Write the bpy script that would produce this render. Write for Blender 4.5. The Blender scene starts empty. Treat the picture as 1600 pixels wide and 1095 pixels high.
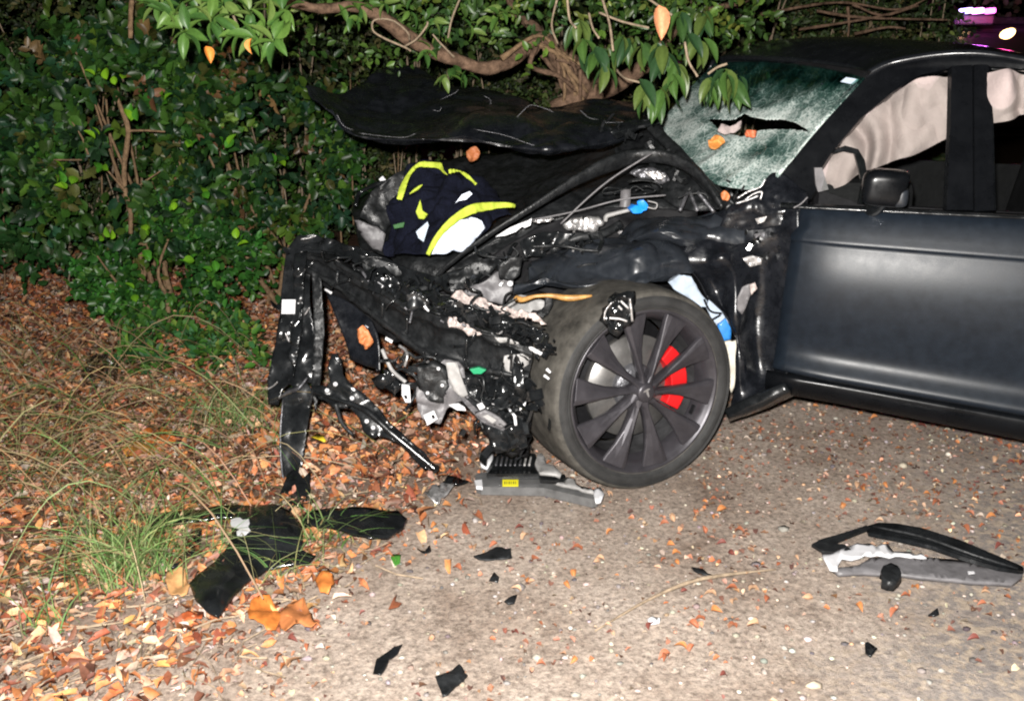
import bpy, bmesh, math, random
import numpy as np
from mathutils import Vector, Matrix, noise
from mathutils.geometry import delaunay_2d_cdt

random.seed(7); RNG = np.random.default_rng(11)
SC = bpy.context.scene
COL = SC.collection
R = math.radians

# ------------------------------------------------------------------ camera, sky, flash, exposure
CAM_H, PITCH, FPX = 1.48, R(17.39), 1555.6
cam_data = bpy.data.cameras.new('camera'); cam_data.lens = 35.0; cam_data.sensor_width = 36.0
cam_data.clip_start = 0.05; cam_data.clip_end = 400
cam = bpy.data.objects.new('camera', cam_data); COL.objects.link(cam)
cam.location = (0, 0, CAM_H); cam.rotation_euler = (R(90) - PITCH, 0, 0)
SC.camera = cam

world = bpy.data.worlds.new('World'); SC.world = world; world.use_nodes = True
wn = world.node_tree; bg = wn.nodes['Background']
sky = wn.nodes.new('ShaderNodeTexSky'); sky.sky_type = 'NISHITA'; sky.sun_disc = False
sky.sun_elevation = R(-8); sky.sun_rotation = R(160)
wn.links.new(sky.outputs[0], bg.inputs[0]); bg.inputs[1].default_value = 0.06

def lamp(name, loc, power, color, size=0.02, kind='POINT'):
    l = bpy.data.lights.new(name, kind); l.energy = power; l.color = color
    l.shadow_soft_size = size
    o = bpy.data.objects.new(name, l); COL.objects.link(o); o.location = loc
    return o
# the photographer's flash gun, just above and left of the lens: the only strong light of the picture
lamp('camera_flash', (-0.05, -0.04, CAM_H + 0.10), 1300, (1.0, 0.965, 0.92), 0.025)

vs = SC.view_settings
vs.view_transform = 'Standard'; vs.look = 'None'; vs.exposure = 0.0; vs.gamma = 1.0
vs.use_curve_mapping = False
SC.render.engine = 'CYCLES'
SC.cycles.filter_width = 2.1
SC.cycles.max_bounces = 6; SC.cycles.transparent_max_bounces = 16

# ------------------------------------------------------------------ survey helpers (photo pixel + distance -> point in the place)
CP, SP = math.cos(PITCH), math.sin(PITCH)
def ray(px, py):
    x = (px - 800) / FPX; v = (547.5 - py) / FPX
    return Vector((x, CP + v * SP, -SP + v * CP))
def U(px, py, d):
    r = ray(px, py); t = d / r.y
    return Vector((r.x * t, d, CAM_H + r.z * t))
def G(px, py, z=0.0):
    r = ray(px, py); t = (z - CAM_H) / r.z
    return Vector((r.x * t, r.y * t, z))
def proj(P):
    """world points (n,3) -> photo pixels"""
    P = np.asarray(P, float); y = P[:, 1]; z = P[:, 2] - CAM_H
    f = y * CP - z * SP; u = y * SP + z * CP
    return 800 + FPX * P[:, 0] / f, 547.5 - FPX * u / f

# ------------------------------------------------------------------ object helpers
def tag(o, label=None, cat=None, group=None, kind=None):
    if label: o['label'] = label
    if cat: o['category'] = cat
    if group: o['group'] = group
    if kind: o['kind'] = kind
    return o
def empty(name, loc=(0, 0, 0), **k):
    o = bpy.data.objects.new(name, None); COL.objects.link(o); o.location = loc
    o.empty_display_size = 0.1
    return tag(o, **k)
def link(name, me, mat, parent=None, smooth=True):
    o = bpy.data.objects.new(name, me); COL.objects.link(o)
    if mat:
        for m in (mat if isinstance(mat, (list, tuple)) else [mat]): me.materials.append(m)
    if smooth and len(me.polygons): me.polygons.foreach_set('use_smooth', [True] * len(me.polygons))
    if parent is not None:
        o.parent = parent
        o.matrix_parent_inverse = Matrix.Translation(-abs_loc(parent))
    return o
def abs_loc(o):
    return o.location.copy() if o.parent is None else Vector((0, 0, 0))
def mesh(name, v, f):
    me = bpy.data.meshes.new(name); me.from_pydata([tuple(p) for p in v], [], f); me.update(); return me
def solid(o, th, offset=0.0):
    m = o.modifiers.new('thickness', 'SOLIDIFY'); m.thickness = th; m.offset = offset; return o
def bevel(o, w, seg=2):
    m = o.modifiers.new('soft_edges', 'BEVEL'); m.width = w; m.segments = seg; m.limit_method = 'ANGLE'; return o
def vcol(me, cols, name='Col'):
    a = me.color_attributes.new(name, 'FLOAT_COLOR', 'POINT')
    c = np.ones((len(me.vertices), 4), np.float32); c[:, :3] = cols
    a.data.foreach_set('color', c.ravel())

def cr(p0, p1, p2, p3, t):
    return 0.5 * ((2 * p1) + (p2 - p0) * t + (2 * p0 - 5 * p1 + 4 * p2 - p3) * t * t + (3 * p1 - p0 - 3 * p2 + p3) * t ** 3)
def spline(pts, n):
    """Catmull-Rom through pts (arrays), n points"""
    pts = [np.asarray(p, float) for p in pts]; k = len(pts)
    if k == 2: return [pts[0] + (pts[1] - pts[0]) * i / (n - 1) for i in range(n)]
    out = []
    for i in range(n):
        s = i / (n - 1) * (k - 1); j = min(int(s), k - 2); t = s - j
        a = pts[j - 1] if j > 0 else 2 * pts[0] - pts[1]
        d = pts[j + 2] if j + 2 < k else 2 * pts[-1] - pts[-2]
        out.append(cr(a, pts[j], pts[j + 1], d, t))
    return out
def fold(p, sc, seed=0.0):
    """creased noise, sharp ridges like buckled sheet"""
    q = Vector(p) * sc + Vector((seed, seed * 1.7, seed * .3))
    a = noise.noise(q); b = noise.noise(q * 2.13 + Vector((5, 2, 1)))
    return (1 - abs(a) * 2.4) * .66 + (1 - abs(b) * 2.4) * .26 + noise.noise(q * 4.7) * .05
def soft(p, sc, seed=0.0):
    q = Vector(p) * sc + Vector((seed, seed * 1.7, seed * .3))
    w = Vector((noise.noise(q * .7), noise.noise(q * .7 + Vector((9, 1, 4))), 0)) * .9
    return noise.noise(q + w) * .75 + (abs(noise.noise(q * 1.9 + w)) * -1.1 + .3) * .45 + noise.noise(q * 5) * .07
def buckle(p, sc, seed=0.0):
    """dented sheet metal: shallow pans that meet in sharp creases"""
    q = Vector(p) * sc + Vector((seed, seed * 1.7, seed * .3))
    q += Vector((noise.noise(q * .8), noise.noise(q * .8 + Vector((3, 7, 1))), noise.noise(q * .8 + Vector((8, 2, 5))))) * .55
    d1 = noise.voronoi(q)[0]; d2 = noise.voronoi(q * 2.1 + Vector((4, 4, 4)))[0]
    return (d1[0] - .45) * 1.15 + (d2[0] - .45) * .28 + fold(p, sc * .5, seed) * .35
def drape(p, sc, seed=0.0):
    p = Vector(p); w = noise.noise(p * 5 + Vector((seed, 0, 0))) * 2.2
    return math.sin(p.x * 46 + w * 2 + p.z * 9) * .34 * (1 + noise.noise(p * 7)) + soft(p, sc, seed) * .7
def sheet(name, rows, mat, parent, m=24, n=40, th=0.004, crumple=0.0, sc=6, seed=0.0, world=False, keep=None, attr=None, edge=True, lin=False, nz=None):
    """a lofted panel: rows of (px, py, distance) control points"""
    W = [[np.array(p if world else tuple(U(*p))) for p in r] for r in rows]
    L = [spline(r, n) for r in W]
    def across(q):
        if not lin: return spline(q, m)
        s = np.linspace(0, len(q) - 1, m); return [q[min(int(t), len(q) - 2)] + (q[min(int(t), len(q) - 2) + 1] - q[min(int(t), len(q) - 2)]) * (t - min(int(t), len(q) - 2)) for t in s]
    C = [across([L[i][j] for i in range(len(L))]) for j in range(n)]   # C[j][i]
    V = [Vector(C[j][i]) for i in range(m) for j in range(n)]
    if crumple:
        N = []
        for i in range(m):
            for j in range(n):
                a = V[i * n + min(j + 1, n - 1)] - V[i * n + max(j - 1, 0)]
                b = V[min(i + 1, m - 1) * n + j] - V[max(i - 1, 0) * n + j]
                N.append(a.cross(b).normalized())
        out = []
        for i in range(m):
            for j in range(n):
                k = i * n + j
                w = 1.0
                if not edge: w = min(1, i / 3, (m - 1 - i) / 3, j / 3, (n - 1 - j) / 3)
                out.append(V[k] + N[k] * ((nz or fold)(V[k], sc, seed) * crumple * w))
        V = out
    F = []
    for i in range(m - 1):
        for j in range(n - 1):
            if keep and not keep((j + .5) / (n - 1), (i + .5) / (m - 1)): continue
            F.append((i * n + j, i * n + j + 1, (i + 1) * n + j + 1, (i + 1) * n + j))
    me = mesh(name, V, F)
    if attr:
        vcol(me, np.array([attr(j / (n - 1), i / (m - 1)) for i in range(m) for j in range(n)], np.float32))
    o = link(name, me, mat, parent)
    if th: solid(o, th)
    return o

def inside(p, poly):
    x, y = p; c = False; n = len(poly)
    for i in range(n):
        x1, y1 = poly[i]; x2, y2 = poly[i - 1]
        if (y1 > y) != (y2 > y) and x < (x2 - x1) * (y - y1) / (y2 - y1) + x1: c = not c
    return c
def plate(name, outline, d, mat, parent, th=0.004, step=9, crumple=0.0, sc=14, seed=0.0, dx=0.0, dy=0.0, ground=False, hfun=None, rough=0.0, smooth=True, bev=0.0, round_=False):
    """a cut piece of sheet or moulding: outline in photo pixels, its own distance (plane sloping by dx, dy per 100 px) and thickness"""
    cx = sum(p[0] for p in outline) / len(outline); cy = sum(p[1] for p in outline) / len(outline)
    if round_:
        outline = [tuple(q[:2]) for q in spline([(*p, 0) for p in outline] + [(*outline[0], 0)], len(outline) * 4)[:-1]]
    pts = []
    k = len(outline)
    for i in range(k):
        a = np.array(outline[i]); b = np.array(outline[(i + 1) % k]); L = np.linalg.norm(b - a)
        q = max(1, int(L / step))
        for j in range(q):
            p = a + (b - a) * j / q
            if rough: p = p + RNG.normal(0, rough, 2)
            pts.append(tuple(p))
    ne = len(pts)
    x0, x1 = min(p[0] for p in pts), max(p[0] for p in pts); y0, y1 = min(p[1] for p in pts), max(p[1] for p in pts)
    y = y0 + step * .5; r = 0
    while y < y1:
        x = x0 + step * (.5 if r % 2 else 0)
        while x < x1:
            q = (x + random.uniform(-.2, .2) * step, y + random.uniform(-.2, .2) * step)
            if inside(q, pts[:ne]): pts.append(q)
            x += step
        y += step * .87; r += 1
    res = delaunay_2d_cdt([Vector(p) for p in pts], [(i, (i + 1) % ne) for i in range(ne)], [list(range(ne))], 1, 1e-4)
    V = []
    for p in res[0]:
        if ground:
            h = hfun(p.x, p.y) if hfun else d
            q = G(p.x, p.y, h)
            if crumple: q.z = max(.006, q.z + fold(q, sc, seed) * crumple)
        else:
            dd = d + dx * (p.x - cx) / 100 + dy * (p.y - cy) / 100
            q = U(p.x, p.y, dd)
            if crumple: q += Vector((0, 1, .15)) * fold(q, sc, seed) * crumple
        V.append(q)
    o = link(name, mesh(name, V, [tuple(reversed(f)) for f in res[2]]), mat, parent, smooth and crumple > 0)
    solid(o, th, -1 if ground else 0)
    if bev: bevel(o, bev)
    return o
def tube(name, pts, r, mat, parent, seg=8, n=None, px=True, knob=0.0, flat=1.0, cap=True):
    """pts: (px, py, distance[, radius]) ; r default radius"""
    P = [(*(U(*p[:3]) if px else p[:3]), (p[3] if len(p) > 3 else r)) for p in pts]
    n = n or max(2, (len(P) - 1) * 6 + 1)
    S = spline(P, n) if len(P) > 2 else spline(P, max(n, 3))
    n = len(S); V = []; up = None
    for i, s in enumerate(S):
        a = Vector(S[max(i - 1, 0)][:3]); b = Vector(S[min(i + 1, n - 1)][:3]); t = (b - a).normalized()
        if up is None: up = t.orthogonal().normalized()
        up = (up - t * up.dot(t)).normalized(); w = t.cross(up)
        c = Vector(s[:3]); rr = max(s[3], 1e-4)
        for k in range(seg):
            an = 2 * math.pi * k / seg
            q = rr
            if knob: q *= 1 + knob * noise.noise((c + up * math.cos(an) * rr + w * math.sin(an) * rr) * 14) + knob * .6 * noise.noise((c * 40) + Vector((an * 1.2, 0, 0)))
            V.append(c + up * math.cos(an) * q + w * math.sin(an) * q * flat)
    F = [(i * seg + k, i * seg + (k + 1) % seg, (i + 1) * seg + (k + 1) % seg, (i + 1) * seg + k) for i in range(n - 1) for k in range(seg)]
    if cap: F += [tuple(reversed(range(seg))), tuple((n - 1) * seg + k for k in range(seg))]
    return link(name, mesh(name, V, F), mat, parent)
def box(name, c, size, mat, parent, rot=(0, 0, 0), bev=0.004):
    bm = bmesh.new(); bmesh.ops.create_cube(bm, size=1)
    M = Matrix.Translation(Vector(c)) @ Matrix.Rotation(rot[2], 4, 'Z') @ Matrix.Rotation(rot[1], 4, 'Y') @ Matrix.Rotation(rot[0], 4, 'X') @ Matrix.Diagonal((*size, 1))
    bm.transform(M); me = bpy.data.meshes.new(name); bm.to_mesh(me); bm.free()
    o = link(name, me, mat, parent, False)
    if bev: bevel(o, bev)
    return o
def lathe(name, prof, M, mat, parent, seg=72, closed=False, smooth=True):
    """prof: (radius, axial) ; axis = local -Y (outward)"""
    V = []; k = len(prof)
    for i in range(seg):
        a = 2 * math.pi * i / seg
        for r_, y_ in prof: V.append(M @ Vector((r_ * math.cos(a), -y_, r_ * math.sin(a))))
    F = []
    for i in range(seg):
        for j in range(k if closed else k - 1):
            F.append((i * k + j, ((i + 1) % seg) * k + j, ((i + 1) % seg) * k + (j + 1) % k, i * k + (j + 1) % k))
    me = mesh(name, V, F)
    bm = bmesh.new(); bm.from_mesh(me); bmesh.ops.recalc_face_normals(bm, faces=bm.faces); bm.to_mesh(me); bm.free()
    o = link(name, me, mat, parent, smooth)
    return o

# ------------------------------------------------------------------ materials
def srgb(r, g, b):
    f = lambda c: (c / 255) / 12.92 if c / 255 <= .04045 else ((c / 255 + .055) / 1.055) ** 2.4
    return (f(r), f(g), f(b))
def material(name, color=(.2, .2, .2), rough=.5, metal=0.0, spec=.5, noise_scale=0, noise_amt=.3, bump=0.0, bump_scale=40, attr=None, trans=0.0, coat=0.0, rough_var=0.0, scratch=0.0):
    m = bpy.data.materials.new(name); m.use_nodes = True
    nt = m.node_tree; N = nt.nodes; L = nt.links; p = N['Principled BSDF']
    p.inputs['Roughness'].default_value = rough; p.inputs['Metallic'].default_value = metal
    p.inputs['Specular IOR Level'].default_value = spec
    p.inputs['Base Color'].default_value = (*color, 1)
    if coat: p.inputs['Coat Weight'].default_value = coat; p.inputs['Coat Roughness'].default_value = .08
    tc = N.new('ShaderNodeTexCoord'); src = None
    if attr:
        a = N.new('ShaderNodeAttribute'); a.attribute_name = attr; src = a.outputs['Color']
        L.new(src, p.inputs['Base Color'])
    if noise_scale:
        t = N.new('ShaderNodeTexNoise'); t.inputs['Scale'].default_value = noise_scale; t.inputs['Detail'].default_value = 6
        t.inputs['Roughness'].default_value = .65
        L.new(tc.outputs['Object'], t.inputs['Vector'])
        mr = N.new('ShaderNodeMapRange'); mr.inputs[1].default_value = .3; mr.inputs[2].default_value = .7
        mr.inputs[3].default_value = 1 - noise_amt; mr.inputs[4].default_value = 1 + noise_amt
        L.new(t.outputs[0], mr.inputs[0])
        mx = N.new('ShaderNodeMix'); mx.data_type = 'RGBA'; mx.blend_type = 'MULTIPLY'; mx.inputs[0].default_value = 1
        if src: L.new(src, mx.inputs[6])
        else: mx.inputs[6].default_value = (*color, 1)
        L.new(mr.outputs[0], mx.inputs[7]); L.new(mx.outputs[2], p.inputs['Base Color'])
        if rough_var:
            m2 = N.new('ShaderNodeMapRange'); m2.inputs[1].default_value = .35; m2.inputs[2].default_value = .65
            m2.inputs[3].default_value = max(.02, rough - rough_var); m2.inputs[4].default_value = min(1, rough + rough_var)
            L.new(t.outputs[0], m2.inputs[0]); L.new(m2.outputs[0], p.inputs['Roughness'])
    if bump:
        b = N.new('ShaderNodeBump'); b.inputs['Strength'].default_value = bump; b.inputs['Distance'].default_value = .01
        t2 = N.new('ShaderNodeTexNoise'); t2.inputs['Scale'].default_value = bump_scale; t2.inputs['Detail'].default_value = 5
        L.new(tc.outputs['Object'], t2.inputs['Vector']); L.new(t2.outputs[0], b.inputs['Height']); L.new(b.outputs[0], p.inputs['Normal'])
    if trans:
        tr = N.new('ShaderNodeBsdfTranslucent'); ms = N.new('ShaderNodeMixShader'); ms.inputs[0].default_value = trans
        if src: L.new(src, tr.inputs['Color'])
        else: tr.inputs['Color'].default_value = (*color, 1)
        out = N['Material Output']
        L.new(p.outputs[0], ms.inputs[1]); L.new(tr.outputs[0], ms.inputs[2]); L.new(ms.outputs[0], out.inputs['Surface'])
    return m
M = {}
M['paint'] = material('satin_black_paint', (.0078, .0112, .0165), .36, spec=.22, noise_scale=26, noise_amt=.25, bump=.04, bump_scale=500, rough_var=.02)
M['pillar'] = material('black_pillar_paint', (.004, .0045, .0055), .28, spec=.14, noise_scale=9, noise_amt=.3, rough_var=.1)
M['fender'] = material('buckled_fender_paint', (.017, .020, .025), .33, spec=.62, noise_scale=22, noise_amt=.3, bump=.06, bump_scale=90, rough_var=.07)
M['paint_dirty'] = material('scuffed_satin_paint', (.0075, .0085, .011), .27, spec=.5, noise_scale=22, noise_amt=.5, bump=.10, bump_scale=90, rough_var=.12)
M['roof'] = material('gloss_black_roof', (.008, .009, .011), .22, spec=.4, noise_scale=20, noise_amt=.3, rough_var=.08)
M['gloss'] = material('gloss_black_plastic', (.009, .010, .011), .20, spec=.45, noise_scale=14, noise_amt=.6, bump=.12, bump_scale=30, rough_var=.12)
M['plastic'] = material('matt_black_plastic', (.011, .012, .013), .45, spec=.4, noise_scale=30, noise_amt=.5, bump=.3, bump_scale=70, rough_var=.15)
M['dark'] = material('dark_cavity_plastic', (.006, .006, .007), .7, spec=.2, noise_scale=12, noise_amt=.5, bump=.3, bump_scale=40)
M['rubber'] = material('tyre_rubber', (.058, .054, .047), .8, spec=.25, noise_scale=18, noise_amt=.6, bump=.25, bump_scale=60)
M['sidewall'] = material('tyre_sidewall', (.026, .026, .026), .6, spec=.3, noise_scale=14, noise_amt=.4, bump=.1, bump_scale=60)
M['rim'] = material('dark_grey_rim', (.052, .049, .056), .38, metal=.45, noise_scale=16, noise_amt=.2, rough_var=.06)
M['rim_in'] = material('inner_barrel_metal', (.20, .20, .21), .35, metal=.8, noise_scale=18, noise_amt=.4)
M['disc'] = material('brake_disc_steel', (.17, .165, .16), .4, metal=.7, noise_scale=30, noise_amt=.2)
M['red'] = material('red_caliper_paint', (.55, .010, .012), .35, noise_scale=18, noise_amt=.2)
M['steel'] = material('bare_aluminium', (.50, .49, .49), .34, metal=.7, noise_scale=26, noise_amt=.45, bump=.4, bump_scale=60, rough_var=.15)
M['dsteel'] = material('dark_steel', (.12, .12, .13), .38, metal=.6, noise_scale=26, noise_amt=.5, bump=.4, bump_scale=60)
M['grey'] = material('grey_plastic', (.13, .125, .13), .5, noise_scale=24, noise_amt=.3, bump=.2, bump_scale=50)
M['lgrey'] = material('pale_grey_plastic', (.27, .265, .26), .5, noise_scale=24, noise_amt=.25, bump=.2, bump_scale=50)
M['white'] = material('white_plastic', (.62, .62, .64), .4, noise_scale=30, noise_amt=.12)
M['sandy'] = material('dusty_beige_metal', (.38, .32, .30), .6, noise_scale=60, noise_amt=.6, bump=.5, bump_scale=90)
M['foam'] = material('pale_blue_foam_liner', (.36, .42, .50), .7, noise_scale=15, noise_amt=.25, bump=.2, bump_scale=40)
M['blue'] = material('bright_blue_cap', (.005, .22, .75), .4)
M['skyblue'] = material('blue_fluid_plastic', (.03, .20, .55), .35, noise_scale=20, noise_amt=.2)
M['cream'] = material('cream_liner', (.60, .56, .48), .6, noise_scale=20, noise_amt=.2)
M['brass'] = material('golden_wire_loom', (.38, .20, .06), .45, noise_scale=40, noise_amt=.5)
M['green'] = material('green_connector', (.0, .22, .09), .4)
M['yellow'] = material('yellow_label', (.80, .72, .02), .45)
M['ink'] = material('label_ink', (.10, .09, .02), .6)
M['hiviz'] = material('fluorescent_yellow_trim', (.36, .44, .035), .75, noise_scale=40, noise_amt=.12)
M['navy'] = material('navy_fleece', (.005, .006, .013), .95, spec=.1, noise_scale=160, noise_amt=.6, bump=.5, bump_scale=220)
M['silver'] = material('retroreflective_silver', (.62, .68, .80), .4, spec=.6, noise_scale=7, noise_amt=.12)
M['airbag'] = material('airbag_fabric', (.37, .305, .295), .85, spec=.2, noise_scale=6, noise_amt=.14, bump=.25, bump_scale=120)
M['bark'] = material('rough_bark', (.13, .082, .055), .9, spec=.1, noise_scale=28, noise_amt=.75, bump=1.0, bump_scale=45)
M['stem'] = material('shrub_stem_bark', (.20, .13, .075), .85, spec=.15, noise_scale=40, noise_amt=.5, bump=.6, bump_scale=80)
M['twig'] = material('pale_twig', (.26, .20, .14), .85, spec=.15, noise_scale=40, noise_amt=.4, bump=.4, bump_scale=80)
M['leafc'] = material('glossy_leaf', rough=.38, spec=.32, attr='Col', trans=.22, noise_scale=60, noise_amt=.2)
M['leafm'] = material('thicket_leaf', rough=.55, spec=.35, attr='Col', trans=.25)
M['litter'] = material('dry_leaf', rough=.55, spec=.3, attr='Col', trans=.10, noise_scale=90, noise_amt=.3)
M['grass'] = material('grass_blade', rough=.6, spec=.3, attr='Col', trans=.25)
M['pebble'] = material('pebble_stone', rough=.8, spec=.25, attr='Col', noise_scale=90, noise_amt=.25)
M['film'] = material('clear_crumpled_film', (.55, .58, .62), .12, spec=.9, bump=.6, bump_scale=40)

def glass_mat(name, tint, alpha, rough=.05):
    m = bpy.data.materials.new(name); m.use_nodes = True; N = m.node_tree.nodes; L = m.node_tree.links
    N.remove(N['Principled BSDF'])
    t = N.new('ShaderNodeBsdfTransparent'); t.inputs[0].default_value = (*tint, 1)
    g = N.new('ShaderNodeBsdfGlossy'); g.inputs['Roughness'].default_value = rough
    f = N.new('ShaderNodeFresnel'); f.inputs[0].default_value = 1.45
    ms = N.new('ShaderNodeMixShader'); L.new(f.outputs[0], ms.inputs[0]); L.new(t.outputs[0], ms.inputs[1]); L.new(g.outputs[0], ms.inputs[2])
    L.new(ms.outputs[0], N['Material Output'].inputs['Surface']); return m
M['glass'] = glass_mat('side_glass', (.96, .97, .96), .1)
def crazed_glass():
    """laminated glass, crazed: fine crack net and white powder where it is broken finest (attribute R), green tint"""
    m = bpy.data.materials.new('crazed_windscreen'); m.use_nodes = True; N = m.node_tree.nodes; L = m.node_tree.links
    p = N['Principled BSDF']; p.inputs['Roughness'].default_value = .55
    tc = N.new('ShaderNodeTexCoord'); at = N.new('ShaderNodeAttribute'); at.attribute_name = 'Col'
    sep = N.new('ShaderNodeSeparateColor'); L.new(at.outputs['Color'], sep.inputs[0])
    n = N.new('ShaderNodeTexNoise'); n.inputs['Scale'].default_value = 120; n.inputs['Detail'].default_value = 6; n.inputs['Roughness'].default_value = .75
    n2 = N.new('ShaderNodeTexNoise'); n2.inputs['Scale'].default_value = 9; n2.inputs['Detail'].default_value = 5
    v = N.new('ShaderNodeTexVoronoi'); v.feature = 'DISTANCE_TO_EDGE'; v.inputs['Scale'].default_value = 85
    for x in (n, n2, v): L.new(tc.outputs['Object'], x.inputs['Vector'])
    def math_(op, a, b):
        q = N.new('ShaderNodeMath'); q.operation = op; q.use_clamp = False
        for i, s in enumerate((a, b)):
            if isinstance(s, (int, float)): q.inputs[i].default_value = s
            else: L.new(s, q.inputs[i])
        return q.outputs[0]
    fine = N.new('ShaderNodeMapRange'); fine.inputs[1].default_value = .38; fine.inputs[2].default_value = .62; L.new(n.outputs[0], fine.inputs[0])
    big = N.new('ShaderNodeMapRange'); big.inputs[1].default_value = .40; big.inputs[2].default_value = .60; L.new(n2.outputs[0], big.inputs[0])
    crack = N.new('ShaderNodeMapRange'); crack.inputs[1].default_value = .05; crack.inputs[2].default_value = .0; L.new(v.outputs['Distance'], crack.inputs[0])
    mixed = math_('ADD', math_('MULTIPLY', fine.outputs[0], .65), math_('MULTIPLY', crack.outputs[0], .35))
    mixed = math_('MULTIPLY', mixed, math_('ADD', math_('MULTIPLY', big.outputs[0], .95), .28))
    w = math_('MULTIPLY', mixed, sep.outputs[0])
    w = math_('ADD', w, math_('MULTIPLY', sep.outputs[0], .12))
    v2 = N.new('ShaderNodeTexVoronoi'); v2.feature = 'DISTANCE_TO_EDGE'; v2.inputs['Scale'].default_value = 20; L.new(tc.outputs['Object'], v2.inputs['Vector'])
    web = N.new('ShaderNodeMapRange'); web.inputs[1].default_value = .035; web.inputs[2].default_value = .0; L.new(v2.outputs['Distance'], web.inputs[0])
    w = math_('ADD', w, math_('MULTIPLY', web.outputs[0], math_('ADD', math_('MULTIPLY', sep.outputs[0], .28), .03)))
    cr_ = N.new('ShaderNodeValToRGB'); cr_.color_ramp.elements[0].color = (.02, .10, .085, 1); cr_.color_ramp.elements[1].color = (.56, .62, .59, 1)
    cr_.color_ramp.elements[0].position = .08; cr_.color_ramp.elements[1].position = .75
    L.new(w, cr_.inputs[0]); L.new(cr_.outputs[0], p.inputs['Base Color'])
    t = N.new('ShaderNodeBsdfTransparent'); t.inputs[0].default_value = (.55, .72, .66, 1)
    g = N.new('ShaderNodeBsdfGlossy'); g.inputs['Roughness'].default_value = .08; g.inputs[0].default_value = (1, 1, 1, 1)
    ms0 = N.new('ShaderNodeMixShader'); ms0.inputs[0].default_value = .06
    L.new(t.outputs[0], ms0.inputs[1]); L.new(g.outputs[0], ms0.inputs[2])
    al = N.new('ShaderNodeMapRange'); al.inputs[1].default_value = .02; al.inputs[2].default_value = .42; L.new(w, al.inputs[0])
    ms = N.new('ShaderNodeMixShader'); L.new(al.outputs[0], ms.inputs[0]); L.new(ms0.outputs[0], ms.inputs[1]); L.new(p.outputs[0], ms.inputs[2])
    L.new(ms.outputs[0], N['Material Output'].inputs['Surface']); return m
M['crazed'] = crazed_glass()
def emit(name, col, s):
    m = bpy.data.materials.new(name); m.use_nodes = True; N = m.node_tree.nodes
    N.remove(N['Principled BSDF']); e = N.new('ShaderNodeEmission'); e.inputs[0].default_value = (*col, 1); e.inputs[1].default_value = s
    m.node_tree.links.new(e.outputs[0], N['Material Output'].inputs['Surface']); return m

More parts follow.
